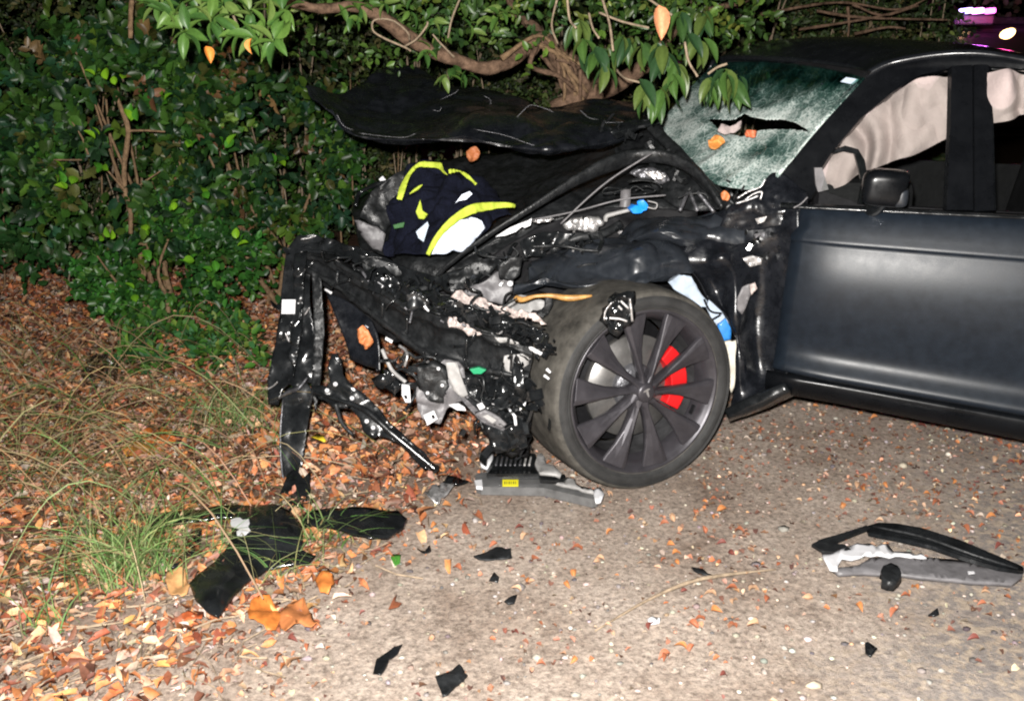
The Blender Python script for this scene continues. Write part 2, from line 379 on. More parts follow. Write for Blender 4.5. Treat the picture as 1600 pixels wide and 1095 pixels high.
# ------------------------------------------------------------------ ground
def ground_height(x, y):
    return 0.0
def ground_material():
    m = bpy.data.materials.new('gravel_ground'); m.use_nodes = True; N = m.node_tree.nodes; L = m.node_tree.links; p = N['Principled BSDF']
    p.inputs['Roughness'].default_value = .9; p.inputs['Specular IOR Level'].default_value = .2
    tc = N.new('ShaderNodeTexCoord')
    def nz(s, d=8, r=.6):
        t = N.new('ShaderNodeTexNoise'); t.inputs['Scale'].default_value = s; t.inputs['Detail'].default_value = d; t.inputs['Roughness'].default_value = r
        L.new(tc.outputs['Object'], t.inputs['Vector']); return t
    def ramp(src, stops):
        r = N.new('ShaderNodeValToRGB'); e = r.color_ramp.elements
        while len(e) < len(stops): e.new(.5)
        for q, (pos, c) in zip(e, stops): q.position = pos; q.color = (*c, 1)
        L.new(src, r.inputs[0]); return r.outputs[0]
    def mix(f, a, b, mode='MIX'):
        q = N.new('ShaderNodeMix'); q.data_type = 'RGBA'; q.blend_type = mode
        if isinstance(f, float): q.inputs[0].default_value = f
        else: L.new(f, q.inputs[0])
        L.new(a, q.inputs[6]); L.new(b, q.inputs[7]); return q.outputs[2]
    a = ramp(nz(2.4, 10, .72).outputs[0], [(.34, (.30, .235, .19)), (.48, (.46, .385, .325)), (.66, (.58, .50, .435))])
    g = ramp(nz(55, 8, .8).outputs[0], [(.36, (.34, .32, .30)), (.50, (.80, .80, .80)), (.66, (1.18, 1.14, 1.1))])
    c = mix(1.0, a, g, 'MULTIPLY')
    v = N.new('ShaderNodeTexVoronoi'); v.inputs['Scale'].default_value = 95; L.new(tc.outputs['Object'], v.inputs['Vector'])
    vr = ramp(v.outputs['Color'], [(.0, (.55, .5, .48)), (.5, (1, .97, .95)), (1, (1.08, 1.06, 1.04))])
    c = mix(.7, c, mix(1.0, c, vr, 'MULTIPLY'))
    # old asphalt showing through, right foreground
    sx = N.new('ShaderNodeSeparateXYZ'); L.new(tc.outputs['Object'], sx.inputs[0])
    ad = N.new('ShaderNodeMath'); ad.operation = 'MULTIPLY_ADD'; L.new(sx.outputs[1], ad.inputs[0]); ad.inputs[1].default_value = -.55; L.new(sx.outputs[0], ad.inputs[2])
    ad2 = N.new('ShaderNodeMath'); ad2.operation = 'MULTIPLY_ADD'; L.new(nz(5).outputs[0], ad2.inputs[0]); ad2.inputs[1].default_value = 1.0; L.new(ad.outputs[0], ad2.inputs[2])
    am = N.new('ShaderNodeMapRange'); am.inputs[1].default_value = .0; am.inputs[2].default_value = .5; L.new(ad2.outputs[0], am.inputs[0])
    asp = ramp(nz(30, 8, .7).outputs[0], [(.36, (.14, .13, .13)), (.48, (.24, .22, .21)), (.56, (.42, .34, .26)), (.68, (.54, .45, .34))])
    am2 = N.new('ShaderNodeMath'); am2.operation = 'MULTIPLY'; L.new(am.outputs[0], am2.inputs[0]); am2.inputs[1].default_value = .75
    c = mix(am2.outputs[0], c, asp)
    # leaf mould under the verge, left/back
    lm = N.new('ShaderNodeMath'); lm.operation = 'MULTIPLY_ADD'; L.new(sx.outputs[0], lm.inputs[0]); lm.inputs[1].default_value = -1.1; L.new(sx.outputs[1], lm.inputs[2])
    lm2 = N.new('ShaderNodeMath'); lm2.operation = 'MULTIPLY_ADD'; L.new(nz(4).outputs[0], lm2.inputs[0]); lm2.inputs[1].default_value = .8; L.new(lm.outputs[0], lm2.inputs[2])
    mr = N.new('ShaderNodeMapRange'); mr.inputs[1].default_value = 3.3; mr.inputs[2].default_value = 4.6; L.new(lm2.outputs[0], mr.inputs[0])
    soil = ramp(nz(20).outputs[0], [(.35, (.06, .035, .02)), (.6, (.16, .09, .055))])
    c = mix(mr.outputs[0], c, soil)
    L.new(c, p.inputs['Base Color'])
    b = N.new('ShaderNodeBump'); b.inputs['Strength'].default_value = .7; b.inputs['Distance'].default_value = .012
    L.new(nz(75, 8, .75).outputs[0], b.inputs['Height']); L.new(b.outputs[0], p.inputs['Normal'])
    return m
def build_ground():
    # one sheet: fine and gently uneven near the camera, coarse to the horizon
    xs = sorted(set([-150, -80, -40, -20, -12, -8] + list(np.round(np.linspace(-5, 5, 150), 3)) + [8, 12, 20, 40, 80, 150]))
    ys = sorted(set([-60, -20, -8, -3, 0] + list(np.round(np.linspace(.8, 8, 130), 3)) + [10, 13, 18, 26, 40, 80, 200]))
    V = []; nx = len(xs)
    for y in ys:
        for x in xs:
            z = 0
            if -5.1 < x < 5.1 and .7 < y < 8.1:
                z = noise.noise(Vector((x * 2, y * 2, 0))) * .008 + noise.noise(Vector((x * 12, y * 12, 3))) * .004 - .004
            V.append((x, y, z))
    F = [(j * nx + i, j * nx + i + 1, (j + 1) * nx + i + 1, (j + 1) * nx + i) for j in range(len(ys) - 1) for i in range(nx - 1)]
    tag(link('ground', mesh('ground', V, F), ground_material()), kind='structure')
build_ground()
# ------------------------------------------------------------------ the wrecked car
car = empty('wrecked_car', G(1010, 757), label='crashed matt black car with crushed front, torn bumper and crazed windscreen', cat='car')

# --- side of the body, in car coordinates: s metres rearward of the front door seam, z height, o outward
NC = 12
A22 = R(20); EX, EY = math.cos(A22), -math.sin(A22)
def S(s, z, o=0.0):
    return (.965 + EX * s - EY * -1 * 0 + (-math.sin(A22)) * o, 3.34 + EY * s - math.cos(A22) * o, z)
door_prof = [(.945, -.010), (.925, .012), (.90, .026), (.865, .040), (.835, .050), (.815, .056), (.806, .052), (.77, .060), (.70, .071), (.62, .076), (.53, .072), (.45, .062), (.39, .055), (.355, .060), (.325, .074), (.305, .084), (.29, .084), (.278, .066), (.27, .045)]
def seam(z):  # front edge of the door leans: further forward near the sill
    return -.015 - .05 * max(0, (.75 - z)) + .02 * (z > .85)
def body_band(name, s0, s1, prof, mat, n=26, parent=None, lead=False, m=46):
    rows = []
    def lift(s, z): return z + max(0, (.945 - z) / .675) * (.095 - .075 * min(max(s, 0), .9))
    for z, o in prof:
        a = s0 + (seam(z) if lead else 0)
        rows.append([S(a + (s1 - a) * k / NC, lift(a + (s1 - a) * k / NC, z), o + .012 * math.sin(math.pi * min(1, max(0, (a + (s1 - a) * k / NC + .3) / 2.6))) - .012 - (.035 * max(0, 1 - (a + (s1 - a) * k / NC + .06) / .22) ** 2 if lead else 0)) for k in range(NC + 1)])
    return sheet(name, rows, mat, parent or car, m=m, n=n, th=.006, world=True)
fd = body_band('front_door', 0, 1.02, door_prof, M['paint'], lead=True)
rd = body_band('rear_door', 1.028, 1.80, door_prof, M['paint'])
body_band('rear_quarter_panel', 1.808, 2.9, door_prof, M['paint'])
body_band('side_sill', -.06, 2.75, [(.268, .040), (.255, .058), (.22, .055), (.185, .030), (.17, .0), (.165, -.12)], M['pillar'])
box('floor_pan', (1.75, 3.85, .24), (1.9, .9, .04), M['dark'], car, rot=(0, 0, -A22))
sheet('belt_moulding', [[S(-.06, .948, -.008), S(.6, .952, -.008), S(1.9, .962, -.008)], [S(-.06, .938, .012), S(.6, .942, .012), S(1.9, .952, .012)]], M['gloss'], car, m=3, n=20, th=.006, world=True)

# --- greenhouse: pillars, rail, roof
plate('windscreen_pillar', [(1188, 312), (1215, 272), (1262, 212), (1318, 150), (1356, 116), (1400, 98), (1448, 88), (1500, 83), (1560, 88), (1604, 94), (1690, 106), (1690, 122), (1604, 112), (1545, 107), (1500, 108), (1484, 110), (1440, 120), (1395, 147), (1345, 188), (1302, 238), (1284, 266), (1276, 298), (1262, 318), (1225, 326)], 3.46, M['pillar'], car, th=.035, step=10, dx=-.075, dy=-.10, bev=.01)
plate('centre_pillar', [(1484, 106), (1516, 104), (1517, 330), (1476, 330), (1482, 200)], 3.29, M['pillar'], car, th=.03, dy=-.08, bev=.006)
plate('rear_door_frame', [(1519, 104), (1541, 104), (1549, 190), (1553, 330), (1520, 332)], 3.28, M['pillar'], car, th=.03, dy=-.08, bev=.006)
plate('quarter_window_divider', [(1340, 262), (1334, 240), (1316, 236), (1300, 240), (1304, 234), (1322, 228), (1340, 233), (1350, 250), (1356, 285), (1352, 318), (1340, 318), (1346, 288)], 3.40, M['gloss'], car, th=.015, step=6)
plate('pillar_foot_trim', [(1272, 262), (1284, 262), (1294, 296), (1278, 300), (1274, 288)], 3.41, M['grey'], car, th=.01, step=6)
sheet('roof', [
    [(1353, 119, 3.52), (1400, 98, 3.50), (1500, 84, 3.42), (1604, 95, 3.35), (1850, 150, 3.2), (2150, 240, 3.1)],
    [(1330, 108, 3.66), (1390, 82, 3.66), (1500, 74, 3.62), (1610, 90, 3.55), (1830, 135, 3.4), (2100, 220, 3.3)],
    [(1250, 98, 3.95), (1320, 66, 3.98), (1440, 68, 3.95), (1560, 84, 3.9), (1760, 120, 3.75), (2000, 190, 3.6)],
    [(1170, 92, 4.25), (1235, 65, 4.3), (1340, 66, 4.35), (1470, 78, 4.3), (1660, 105, 4.15), (1860, 170, 4.0)],
    [(1118, 95, 4.5), (1170, 76, 4.6), (1270, 74, 4.65), (1400, 84, 4.6), (1570, 105, 4.5), (1750, 160, 4.4)],
    [(1100, 118, 4.52), (1150, 104, 4.66), (1250, 100, 4.7), (1380, 105, 4.66), (1540, 125, 4.55), (1720, 175, 4.45)]], M['roof'], car, m=30, n=50, th=.02)
# far side of the greenhouse and body, closing the shell
plate('far_side_panel', [(1040, 186), (1190, 240), (1480, 252), (1700, 262), (1720, 420), (1500, 400), (1100, 330), (1030, 260)], 4.75, M['dark'], car, th=.03, step=24, dx=-.03)
plate('far_pillar', [(1100, 116), (1118, 112), (1062, 190), (1040, 190)], 4.7, M['dark'], car, th=.03, step=14)
plate('far_centre_pillar', [(1330, 104), (1352, 104), (1350, 256), (1318, 256)], 4.68, M['dark'], car, th=.03, step=14)
plate('far_window', [(1122, 110), (1322, 104), (1316, 250), (1068, 200)], 4.72, M['glass'], car, th=.005, step=20)

# --- glass
WS = [[(1353, 121, 3.53), (1290, 108, 3.78), (1215, 98, 4.1), (1120, 98, 4.5)],
      [(1318, 158, 3.50), (1262, 150, 3.70), (1190, 142, 4.0), (1090, 126, 4.48)],
      [(1275, 206, 3.48), (1228, 204, 3.64), (1150, 190, 3.9), (1062, 156, 4.42)],
      [(1238, 250, 3.47), (1190, 256, 3.58), (1110, 240, 3.8), (1042, 180, 4.34)],
      [(1205, 292, 3.46), (1162, 296, 3.54), (1095, 276, 3.7), (1025, 205, 4.22)]]
crack_poly = [(1108, 190), (1150, 187), (1164, 180), (1176, 186), (1200, 189), (1222, 187), (1250, 196), (1268, 208), (1240, 205), (1205, 204), (1180, 208), (1160, 216), (1130, 208)]
def ws_point(u, v):
    L = [spline([np.array(p) for p in r], 30) for r in WS]
    return spline([L[i][int(round(u * 29))] for i in range(5)], 30)[int(round(v * 29))]
_wsL = [spline([np.array(p) for p in r], 401) for r in WS]
_ws = [spline([_wsL[i][j] for i in range(5)], 401) for j in range(401)]
def ws_px(u, v): q = _ws[int(round(u * 400))][int(round(v * 400))]; return (q[0], q[1])
def ws_keep(u, v):
    return not inside(ws_px(u, v), crack_poly)
def ws_craze(u, v):
    x, y = ws_px(u, v)
    c = .12 + .95 * min(1, max(0, (y - 128) / 62))
    c = max(c, 1.05 * math.exp(-(((x - 1100) / 60) ** 2)) * min(1, max(0, (y - 110) / 50)))
    c *= 1 - .55 * math.exp(-(((x - 1195) / 38) ** 2 + ((y - 238) / 24) ** 2))
    if y > 272: c *= .7
    if 1150 < x < 1270 and 172 < y < 200: c += .25
    return (c, c, c)
wsc = sheet('windscreen', WS, M['crazed'], car, m=190, n=230, th=.004, crumple=.012, sc=5, keep=ws_keep, attr=ws_craze, edge=False)
plate('windscreen_sticker', [(1313, 128), (1322, 121), (1352, 126), (1344, 135)], 3.56, M['foam'], car, th=.002, step=8)
plate('windscreen_header', [(1120, 92), (1215, 92), (1295, 102), (1360, 112), (1350, 124), (1285, 113), (1210, 104), (1122, 104)], 3.98, M['dark'], car, th=.01, dx=-.42)
plate('rear_view_mirror', [(1188, 146), (1232, 150), (1236, 178), (1200, 182), (1186, 166)], 4.1, M['dark'], car, th=.03, bev=.005)
plate('loose_airbag_flap', [(1122, 206), (1128, 196), (1142, 200), (1160, 190), (1160, 200), (1148, 210), (1132, 211)], 3.74, M['airbag'], car, th=.006, crumple=.03, step=5)
plate('front_window', [(1284, 296), (1300, 240), (1345, 189), (1395, 148), (1440, 121), (1484, 111), (1484, 322), (1350, 318)], 3.385, M['glass'], car, th=.004, step=18, dx=-.07, dy=-.10)
plate('rear_window', [(1549, 108), (1604, 112), (1690, 122), (1700, 326), (1553, 326)], 3.22, M['glass'], car, th=.004, step=18, dx=-.07, dy=-.10)
# curtain airbags hanging behind the side windows
def airbag(name, rows, seed):
    return sheet(name, rows, M['airbag'], car, m=80, n=120, th=.008, crumple=.07, sc=6, seed=seed, nz=drape)
airbag('curtain_airbag', [[(1272, 262, 3.52), (1318, 212, 3.52), (1380, 158, 3.50), (1430, 128, 3.47), (1486, 118, 3.42)],
       [(1280, 280, 3.50), (1335, 238, 3.49), (1390, 205, 3.46), (1440, 180, 3.43), (1486, 165, 3.39)],
       [(1300, 297, 3.50), (1352, 268, 3.48), (1396, 252, 3.44), (1440, 236, 3.42), (1486, 212, 3.38)]], 1.0)
airbag('curtain_airbag', [[(1540, 114, 3.34), (1575, 114, 3.33), (1610, 116, 3.32), (1690, 128, 3.3)], [(1540, 150, 3.32), (1575, 148, 3.31), (1610, 146, 3.30), (1690, 150, 3.28)],
       [(1546, 193, 3.32), (1575, 188, 3.31), (1610, 180, 3.30), (1690, 168, 3.28)]], 2.3)
# cabin: dashboard, seats, steering wheel - dark, seen through glass only
box('dashboard', (1.30, 4.0, .90), (.34, 1.05, .22), M['dark'], car, rot=(0, 0, -.12), bev=.04)
for c_ in ((2.05, 3.62), (2.0, 4.25)):
    st = box('seat', (c_[0], c_[1], .55), (.5, .48, .16), M['dark'], car, bev=.05)
    box('seat_backrest', (c_[0] + .32, c_[1], .90), (.16, .48, .62), M['dark'], st, rot=(0, .2, 0), bev=.06)
    box('headrest', (c_[0] + .42, c_[1], 1.27), (.09, .24, .16), M['dark'], st, rot=(0, .2, 0), bev=.04)
box('cabin_side_trim', (1.78, 3.34, .80), (1.5, .03, .24), M['dark'], car, rot=(0, 0, -A22), bev=.01)
box('rear_bulkhead', (3.1, 3.5, .8), (.05, 1.3, .95), M['dark'], car, rot=(0, .3, -A22), bev=.01)

# --- door mirror
bm = bmesh.new(); bmesh.ops.create_icosphere(bm, subdivisions=4, radius=1)
c0 = U(1382, 293, 3.14)
for v in bm.verts:
    x, y, z = v.co
    k = lambda t, p: math.copysign(abs(t) ** p, t)
    v.co = Vector((k(x, .38) * (.066 + .012 * (z > 0) * abs(z)), k(y, .55) * .050, k(z, .45) * .058 - .022 * (x < 0) * abs(x) * (z > 0)))
bm.transform(Matrix.Translation(c0) @ Matrix.Rotation(-.25, 4, 'Z') @ Matrix.Rotation(.06, 4, 'Y'))
me = bpy.data.meshes.new('side_mirror'); bm.to_mesh(me); bm.free()
mir = link('side_mirror', me, M['pillar'], car)
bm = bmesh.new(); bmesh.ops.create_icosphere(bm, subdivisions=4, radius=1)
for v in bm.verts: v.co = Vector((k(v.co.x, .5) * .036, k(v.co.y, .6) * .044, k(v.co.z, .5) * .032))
bm.transform(Matrix.Translation(c0 + Vector((.036, -.012, -.026))) @ Matrix.Rotation(-.35, 4, 'Z')); me = bpy.data.meshes.new('mirror_sheen_cap'); bm.to_mesh(me); bm.free()
link('mirror_sheen_cap', me, M['fender'], mir)  # satin cap; its paler paint puts the housing's highlight into the colour
tube('mirror_foot', [(1380, 312, 3.16, .02), (1372, 322, 3.22, .024), (1362, 328, 3.27, .028)], .022, M['gloss'], mir)
# airbag tear of rear half: nothing there

# --- front wheel, turned in its crushed arch
WR = .352; wc = U(1007, 617, 3.15); wc.z = max(wc.z, WR - .004)
nrm = Vector((math.sin(R(24)), -math.cos(R(24)), .04)).normalized()
yax = -nrm; xax = Vector((0, 0, 1)).cross(yax).normalized() * -1
xax = yax.cross(Vector((0, 0, 1))).normalized(); zax = xax.cross(yax).normalized()
if zax.z < 0: zax = -zax; xax = -xax
WM = Matrix.Translation(wc) @ Matrix(((xax.x, yax.x, zax.x), (xax.y, yax.y, zax.y), (xax.z, yax.z, zax.z))).to_4x4()
wheel = empty('front_wheel'); wheel.parent = car; wheel.matrix_parent_inverse = Matrix.Translation(-car.location)
tw = .25
tyre_prof = [(.268, .0), (.285, .012), (.315, .022), (.333, .012), (.340, .008), (.3425, .004), (.348, -.012), (.3505, -.034), (.351, -.052), (.343, -.054), (.343, -.064), (.3515, -.066), (.352, -.098), (.343, -.100), (.343, -.112), (.352, -.114), (.352, -.138), (.343, -.140), (.343, -.152), (.3515, -.154), (.351, -.184), (.343, -.186), (.343, -.196), (.3505, -.198), (.348, -.232), (.342, -.245), (.315, -.262), (.285, -.252), (.268, -.24), (.26, -.2), (.26, -.05)]
tyre_prof = [(r_, y_ if y_ > 0 else y_ * 1.2) for r_, y_ in tyre_prof if r_ != .343 or y_ == 0]
ty = lathe('tyre', tyre_prof, WM, M['rubber'], wheel, seg=120, closed=True)
for r_ in (.296, .3215, .327):
    lathe('sidewall_rib', [(r_, .0205), (r_ + .0012, .0240), (r_ + .0024, .0205)], WM, M['sidewall'], wheel, seg=96)
lathe('sidewall_ring', [(.286, .0135), (.300, .0205), (.314, .0235), (.330, .016)], WM, M['sidewall'], wheel, seg=96)
rim_prof = [(.272, .004), (.277, .012), (.283, .013), (.287, .008), (.287, .000), (.278, -.004), (.262, -.03), (.250, -.07), (.245, -.20), (.262, -.225), (.268, -.235), (.255, -.235), (.238, -.20), (.240, -.07), (.252, -.02), (.264, -.002)]
lathe('rim', rim_prof, WM, M['rim'], wheel, seg=120, closed=True)
lathe('rim_barrel', [(.2385, -.06), (.2375, -.12), (.2365, -.195)], WM, M['rim_in'], wheel, seg=72)
lathe('brake_disc', [(.075, -.075), (.178, -.075), (.180, -.080), (.180, -.100), (.178, -.104), (.075, -.104)], WM, M['disc'], wheel, seg=72)
lathe('disc_bell', [(.0, -.052), (.072, -.052), (.082, -.062), (.084, -.10)], WM, M['dsteel'], wheel, seg=48)
lathe('suspension_knuckle', [(.0, -.12), (.10, -.12), (.12, -.16), (.09, -.24), (0, -.26)], WM, M['dark'], wheel, seg=24)
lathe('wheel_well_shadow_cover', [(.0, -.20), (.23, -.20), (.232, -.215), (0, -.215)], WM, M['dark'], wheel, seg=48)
def spoke(k):
    a = R(98 + 36 * k); V = []; F = []
    st = [(.026, .020, .002, .030), (.06, .012, .000, .026), (.10, .014, .000, .022), (.15, .021, .002, .018), (.20, .032, .004, .014), (.245, .045, .005, .012), (.268, .050, .006, .010)]
    # asymmetric blade: one sharp raised edge, one flat flank
    for r_, hw, y_, th in st:
        sk = .010 * math.sin(r_ / .27 * math.pi) + .02 * (r_ / .27)
        prof = [(-hw, y_ - .012), (-hw + .004, y_ - .004), (-hw * .2, y_ + .003), (hw * .55, y_ + .008), (hw - .004, y_ + .004), (hw, y_ - .008), (hw * .8, y_ - th - .012), (-hw * .8, y_ - th - .012)]
        for t, yy in prof:
            t2 = t + sk - .012
            V.append(WM @ Vector((r_ * math.cos(a) - t2 * math.sin(a), -yy, r_ * math.sin(a) + t2 * math.cos(a))))
    q = 8; n = len(st)
    for i in range(n - 1):
        for j in range(q): F.append((i * q + j, i * q + (j + 1) % q, (i + 1) * q + (j + 1) % q, (i + 1) * q + j))
    F += [tuple(range(q)), tuple(reversed(range((n - 1) * q, n * q)))]
    me = mesh('spoke', V, F); bm = bmesh.new(); bm.from_mesh(me); bmesh.ops.recalc_face_normals(bm, faces=bm.faces); bm.to_mesh(me); bm.free()
    o = link('spoke', me, M['rim'], wheel, False); bevel(o, .0025, 2)
for k in range(10): spoke(k)
cap = lathe('hub_cap', [(.0, .018), (.026, .0175), (.033, .013), (.036, .002), (.036, -.03)], WM, M['rim'], wheel, seg=40)
# small T emblem on the cap
ev = [(-.013, .012), (-.008, .0145), (0, .0155), (.008, .0145), (.013, .012), (.0115, .0085), (.005, .0095), (.002, -.014), (-.002, -.014), (-.005, .0095), (-.0115, .0085)]
ca, sa = math.cos(.35), math.sin(.35)
V = [WM @ Vector((x * ca - z * sa, -.0185 - dy, x * sa + z * ca)) for dy in (0, .0015) for x, z in ev]; n = len(ev)
F = [tuple(reversed(range(n))), tuple(range(n, 2 * n))] + [(i, (i + 1) % n, n + (i + 1) % n, n + i) for i in range(n)]
link('hub_emblem', mesh('hub_emblem', V, F), M['steel'], wheel, False)
# caliper: red, wraps the disc at three o'clock
def arc_block(name, a0, a1, r0, r1, y0, y1, mat, nseg=8):
    V = []; F = []
    for i in range(nseg + 1):
        a = R(a0 + (a1 - a0) * i / nseg); w = 1 - .10 * abs(2 * i / nseg - 1) ** 3
        for r_, y_ in ((r0, y0), (r0 + (r1 - r0) * w, y0), (r0 + (r1 - r0) * w, y1), (r0, y1)):
            V.append(WM @ Vector((r_ * math.cos(a), -y_, r_ * math.sin(a))))
    for i in range(nseg):
        for j in range(4): F.append((i * 4 + j, i * 4 + (j + 1) % 4, i * 4 + 4 + (j + 1) % 4, i * 4 + 4 + j))
    F += [(0, 3, 2, 1), tuple(nseg * 4 + j for j in range(4))]
    me = mesh(name, V, F); bm = bmesh.new(); bm.from_mesh(me); bmesh.ops.recalc_face_normals(bm, faces=bm.faces); bm.to_mesh(me); bm.free()
    o = link(name, me, mat, wheel, False); bevel(o, .004); return o
arc_block('brake_caliper', -32, 46, .128, .192, -.036, -.125, M['red'], 12)
arc_block('caliper_bridge', -12, 30, .126, .19, -.030, -.04, M['red'], 6)
for a in (-28, 40):
    c = WM @ Vector((.155 * math.cos(R(a)), .030, .155 * math.sin(R(a))))
# balance/valve details and scraped mark on the lip
arc_block('wheel_weight', -30, -22, .243, .247, -.03, -.05, M['dark'], 3)
# --- arch liner, foam and hose seen round the wheel
sheet('arch_liner', [[(880, 470, 3.62), (960, 440, 3.66), (1050, 425, 3.66), (1130, 470, 3.62), (1170, 560, 3.6), (1160, 640, 3.55)],
      [(850, 520, 3.9), (960, 480, 3.95), (1050, 460, 3.95), (1120, 500, 3.95), (1150, 570, 3.9), (1140, 640, 3.85)]], M['dark'], car, m=12, n=24, th=.01, crumple=.03)
plate('arch_liner_edge', [(1040, 434), (1062, 430), (1080, 432), (1090, 452), (1104, 470), (1104, 480), (1094, 480), (1070, 462), (1052, 452)], 3.43, M['foam'], car, th=.02, step=6, crumple=.01)
plate('arch_liner_edge', [(1108, 468), (1122, 476), (1136, 500), (1141, 518), (1136, 530), (1126, 522), (1112, 498), (1104, 482)], 3.42, M['foam'], car, th=.02, step=6, crumple=.01)
plate('blue_fluid_hose', [(1122, 508), (1134, 498), (1141, 514), (1141, 530), (1130, 532), (1124, 522)], 3.40, M['skyblue'], car, th=.02, step=5, crumple=.008)
plate('sill_foam_block', [(1131, 534), (1150, 532), (1158, 560), (1152, 590), (1142, 612), (1138, 600), (1136, 565)], 3.44, M['cream'], car, th=.03, step=7, crumple=.012)
tube('liner_clip', [(1100, 468, 3.40), (1110, 486, 3.40), (1128, 490, 3.395)], .004, M['dark'], car, seg=5)
tube('liner_clip', [(1112, 500, 3.40), (1126, 492, 3.40)], .004, M['dark'], car, seg=5)

# --- body side between wheel and door: crumpled rear of the fender
sheet('crushed_fender_rear', [
    [(1096, 338, 3.5), (1130, 326, 3.48), (1165, 318, 3.45), (1205, 322, 3.42), (1248, 325, 3.36)],
    [(1080, 372, 3.44), (1120, 366, 3.44), (1160, 368, 3.44), (1205, 372, 3.40), (1248, 378, 3.33)],
    [(1062, 404, 3.40), (1100, 410, 3.38), (1140, 400, 3.36), (1190, 420, 3.43), (1247, 430, 3.34)],
    [(1086, 432, 3.38), (1112, 440, 3.44), (1150, 440, 3.37), (1186, 470, 3.44), (1243, 480, 3.33)],
    [(1112, 462, 3.38), (1128, 478, 3.42), (1152, 500, 3.36), (1184, 520, 3.43), (1238, 530, 3.32)],
    [(1140, 508, 3.38), (1150, 520, 3.38), (1160, 550, 3.36), (1186, 570, 3.42), (1232, 572, 3.31)],
    [(1150, 560, 3.38), (1156, 580, 3.36), (1168, 600, 3.36), (1190, 604, 3.36), (1228, 600, 3.30)],
    [(1140, 640, 3.36), (1152, 634, 3.34), (1170, 626, 3.32), (1196, 615, 3.31), (1226, 606, 3.28)]], M['paint_dirty'], car, m=60, n=44, th=.004, crumple=.022, sc=6.5, seed=3, nz=buckle)
sheet('front_sill_end', [[(1130, 640, 3.36), (1170, 620, 3.32), (1226, 598, 3.28)], [(1138, 655, 3.34), (1175, 640, 3.30), (1235, 612, 3.27)], [(1140, 660, 3.40), (1180, 646, 3.38), (1240, 618, 3.36)]], M['gloss'], car, m=8, n=18, th=.005, crumple=.008)
plate('side_marker_lens', [(1160, 404), (1176, 400), (1192, 404), (1190, 414), (1172, 418)], 3.36, M['steel'], car, th=.01, step=5, crumple=.01)
plate('fender_edge_bracket', [(1152, 466), (1160, 450), (1172, 444), (1176, 452), (1168, 476), (1160, 492), (1152, 484)], 3.33, M['grey'], car, th=.006, step=5, crumple=.012)
plate('torn_fender_tip', [(1172, 446), (1180, 442), (1184, 452), (1174, 462)], 3.31, M['sandy'], car, th=.006, step=4, crumple=.01)

# --- buckled fender over the wheel
sheet('crumpled_fender', [
    [(836, 408, 3.50), (880, 388, 3.52), (930, 374, 3.52), (980, 370, 3.50), (1030, 372, 3.48), (1075, 384, 3.46), (1100, 400, 3.44)],
    [(826, 420, 3.42), (870, 402, 3.40), (925, 396, 3.44), (975, 392, 3.36), (1025, 396, 3.38), (1065, 404, 3.36), (1096, 414, 3.40)],
    [(816, 436, 3.34), (860, 424, 3.30), (905, 424, 3.36), (960, 414, 3.36), (1000, 424, 3.30), (1045, 418, 3.34), (1082, 426, 3.36)],
    [(806, 448, 3.30), (850, 440, 3.25), (900, 446, 3.30), (950, 440, 3.30), (990, 452, 3.26), (1030, 436, 3.30), (1062, 436, 3.36)],
    [(800, 458, 3.32), (845, 457, 3.29), (895, 455, 3.32), (945, 453, 3.32), (988, 466, 3.28), (1024, 446, 3.34), (1050, 440, 3.40)]], M['fender'], car, m=90, n=130, th=.003, crumple=.046, sc=6.5, seed=9, nz=buckle)
sheet('upper_fender_flap', [
    [(960, 372, 3.58), (985, 345, 3.58), (1040, 334, 3.56), (1100, 332, 3.52), (1170, 330, 3.46)],
    [(975, 376, 3.48), (1010, 356, 3.44), (1050, 346, 3.42), (1100, 348, 3.46), (1165, 352, 3.44)],
    [(990, 380, 3.46), (1030, 366, 3.38), (1066, 374, 3.36), (1105, 368, 3.42), (1165, 376, 3.42)],
    [(1010, 388, 3.48), (1045, 382, 3.46), (1075, 388, 3.42), (1115, 392, 3.44), (1160, 400, 3.42)]], M['fender'], car, m=60, n=90, th=.003, crumple=.034, sc=7, seed=5, nz=buckle)
sheet('cowl_side_panel', [[(1140, 322, 3.46), (1180, 296, 3.44), (1215, 268, 3.47), (1262, 300, 3.42)], [(1130, 340, 3.44), (1180, 322, 3.40), (1220, 318, 3.40), (1262, 322, 3.38)], [(1120, 370, 3.46), (1180, 360, 3.42), (1225, 352, 3.38), (1255, 345, 3.36)]], M['paint_dirty'], car, m=30, n=40, th=.004, crumple=.012, sc=12, seed=2)
def squiggle(name, pts, d, r, mat, parent=None, seg=6):
    return tube(name, [(x, y, d) for x, y in pts], r, mat, parent or car, seg=seg)
for i, pts in enumerate([[(1152, 310), (1168, 300), (1188, 292), (1196, 280)], [(1160, 316), (1176, 304), (1190, 300), (1188, 312)], [(1150, 318), (1170, 312), (1185, 306)]]):
    squiggle('peeled_cowl_trim', pts, 3.385 - i * .01, .0035, M['steel'])
squiggle('torn_seal', [(1240, 325), (1252, 318), (1262, 308)], 3.33, .003, M['grey'])
plate('torn_clip', [(1184, 350), (1180, 342), (1198, 338), (1194, 346)], 3.36, M['steel'], car, th=.004, step=4)
plate('torn_clip', [(1180, 372), (1178, 366), (1195, 362), (1194, 372), (1188, 368)], 3.34, M['dsteel'], car, th=.004, step=4)

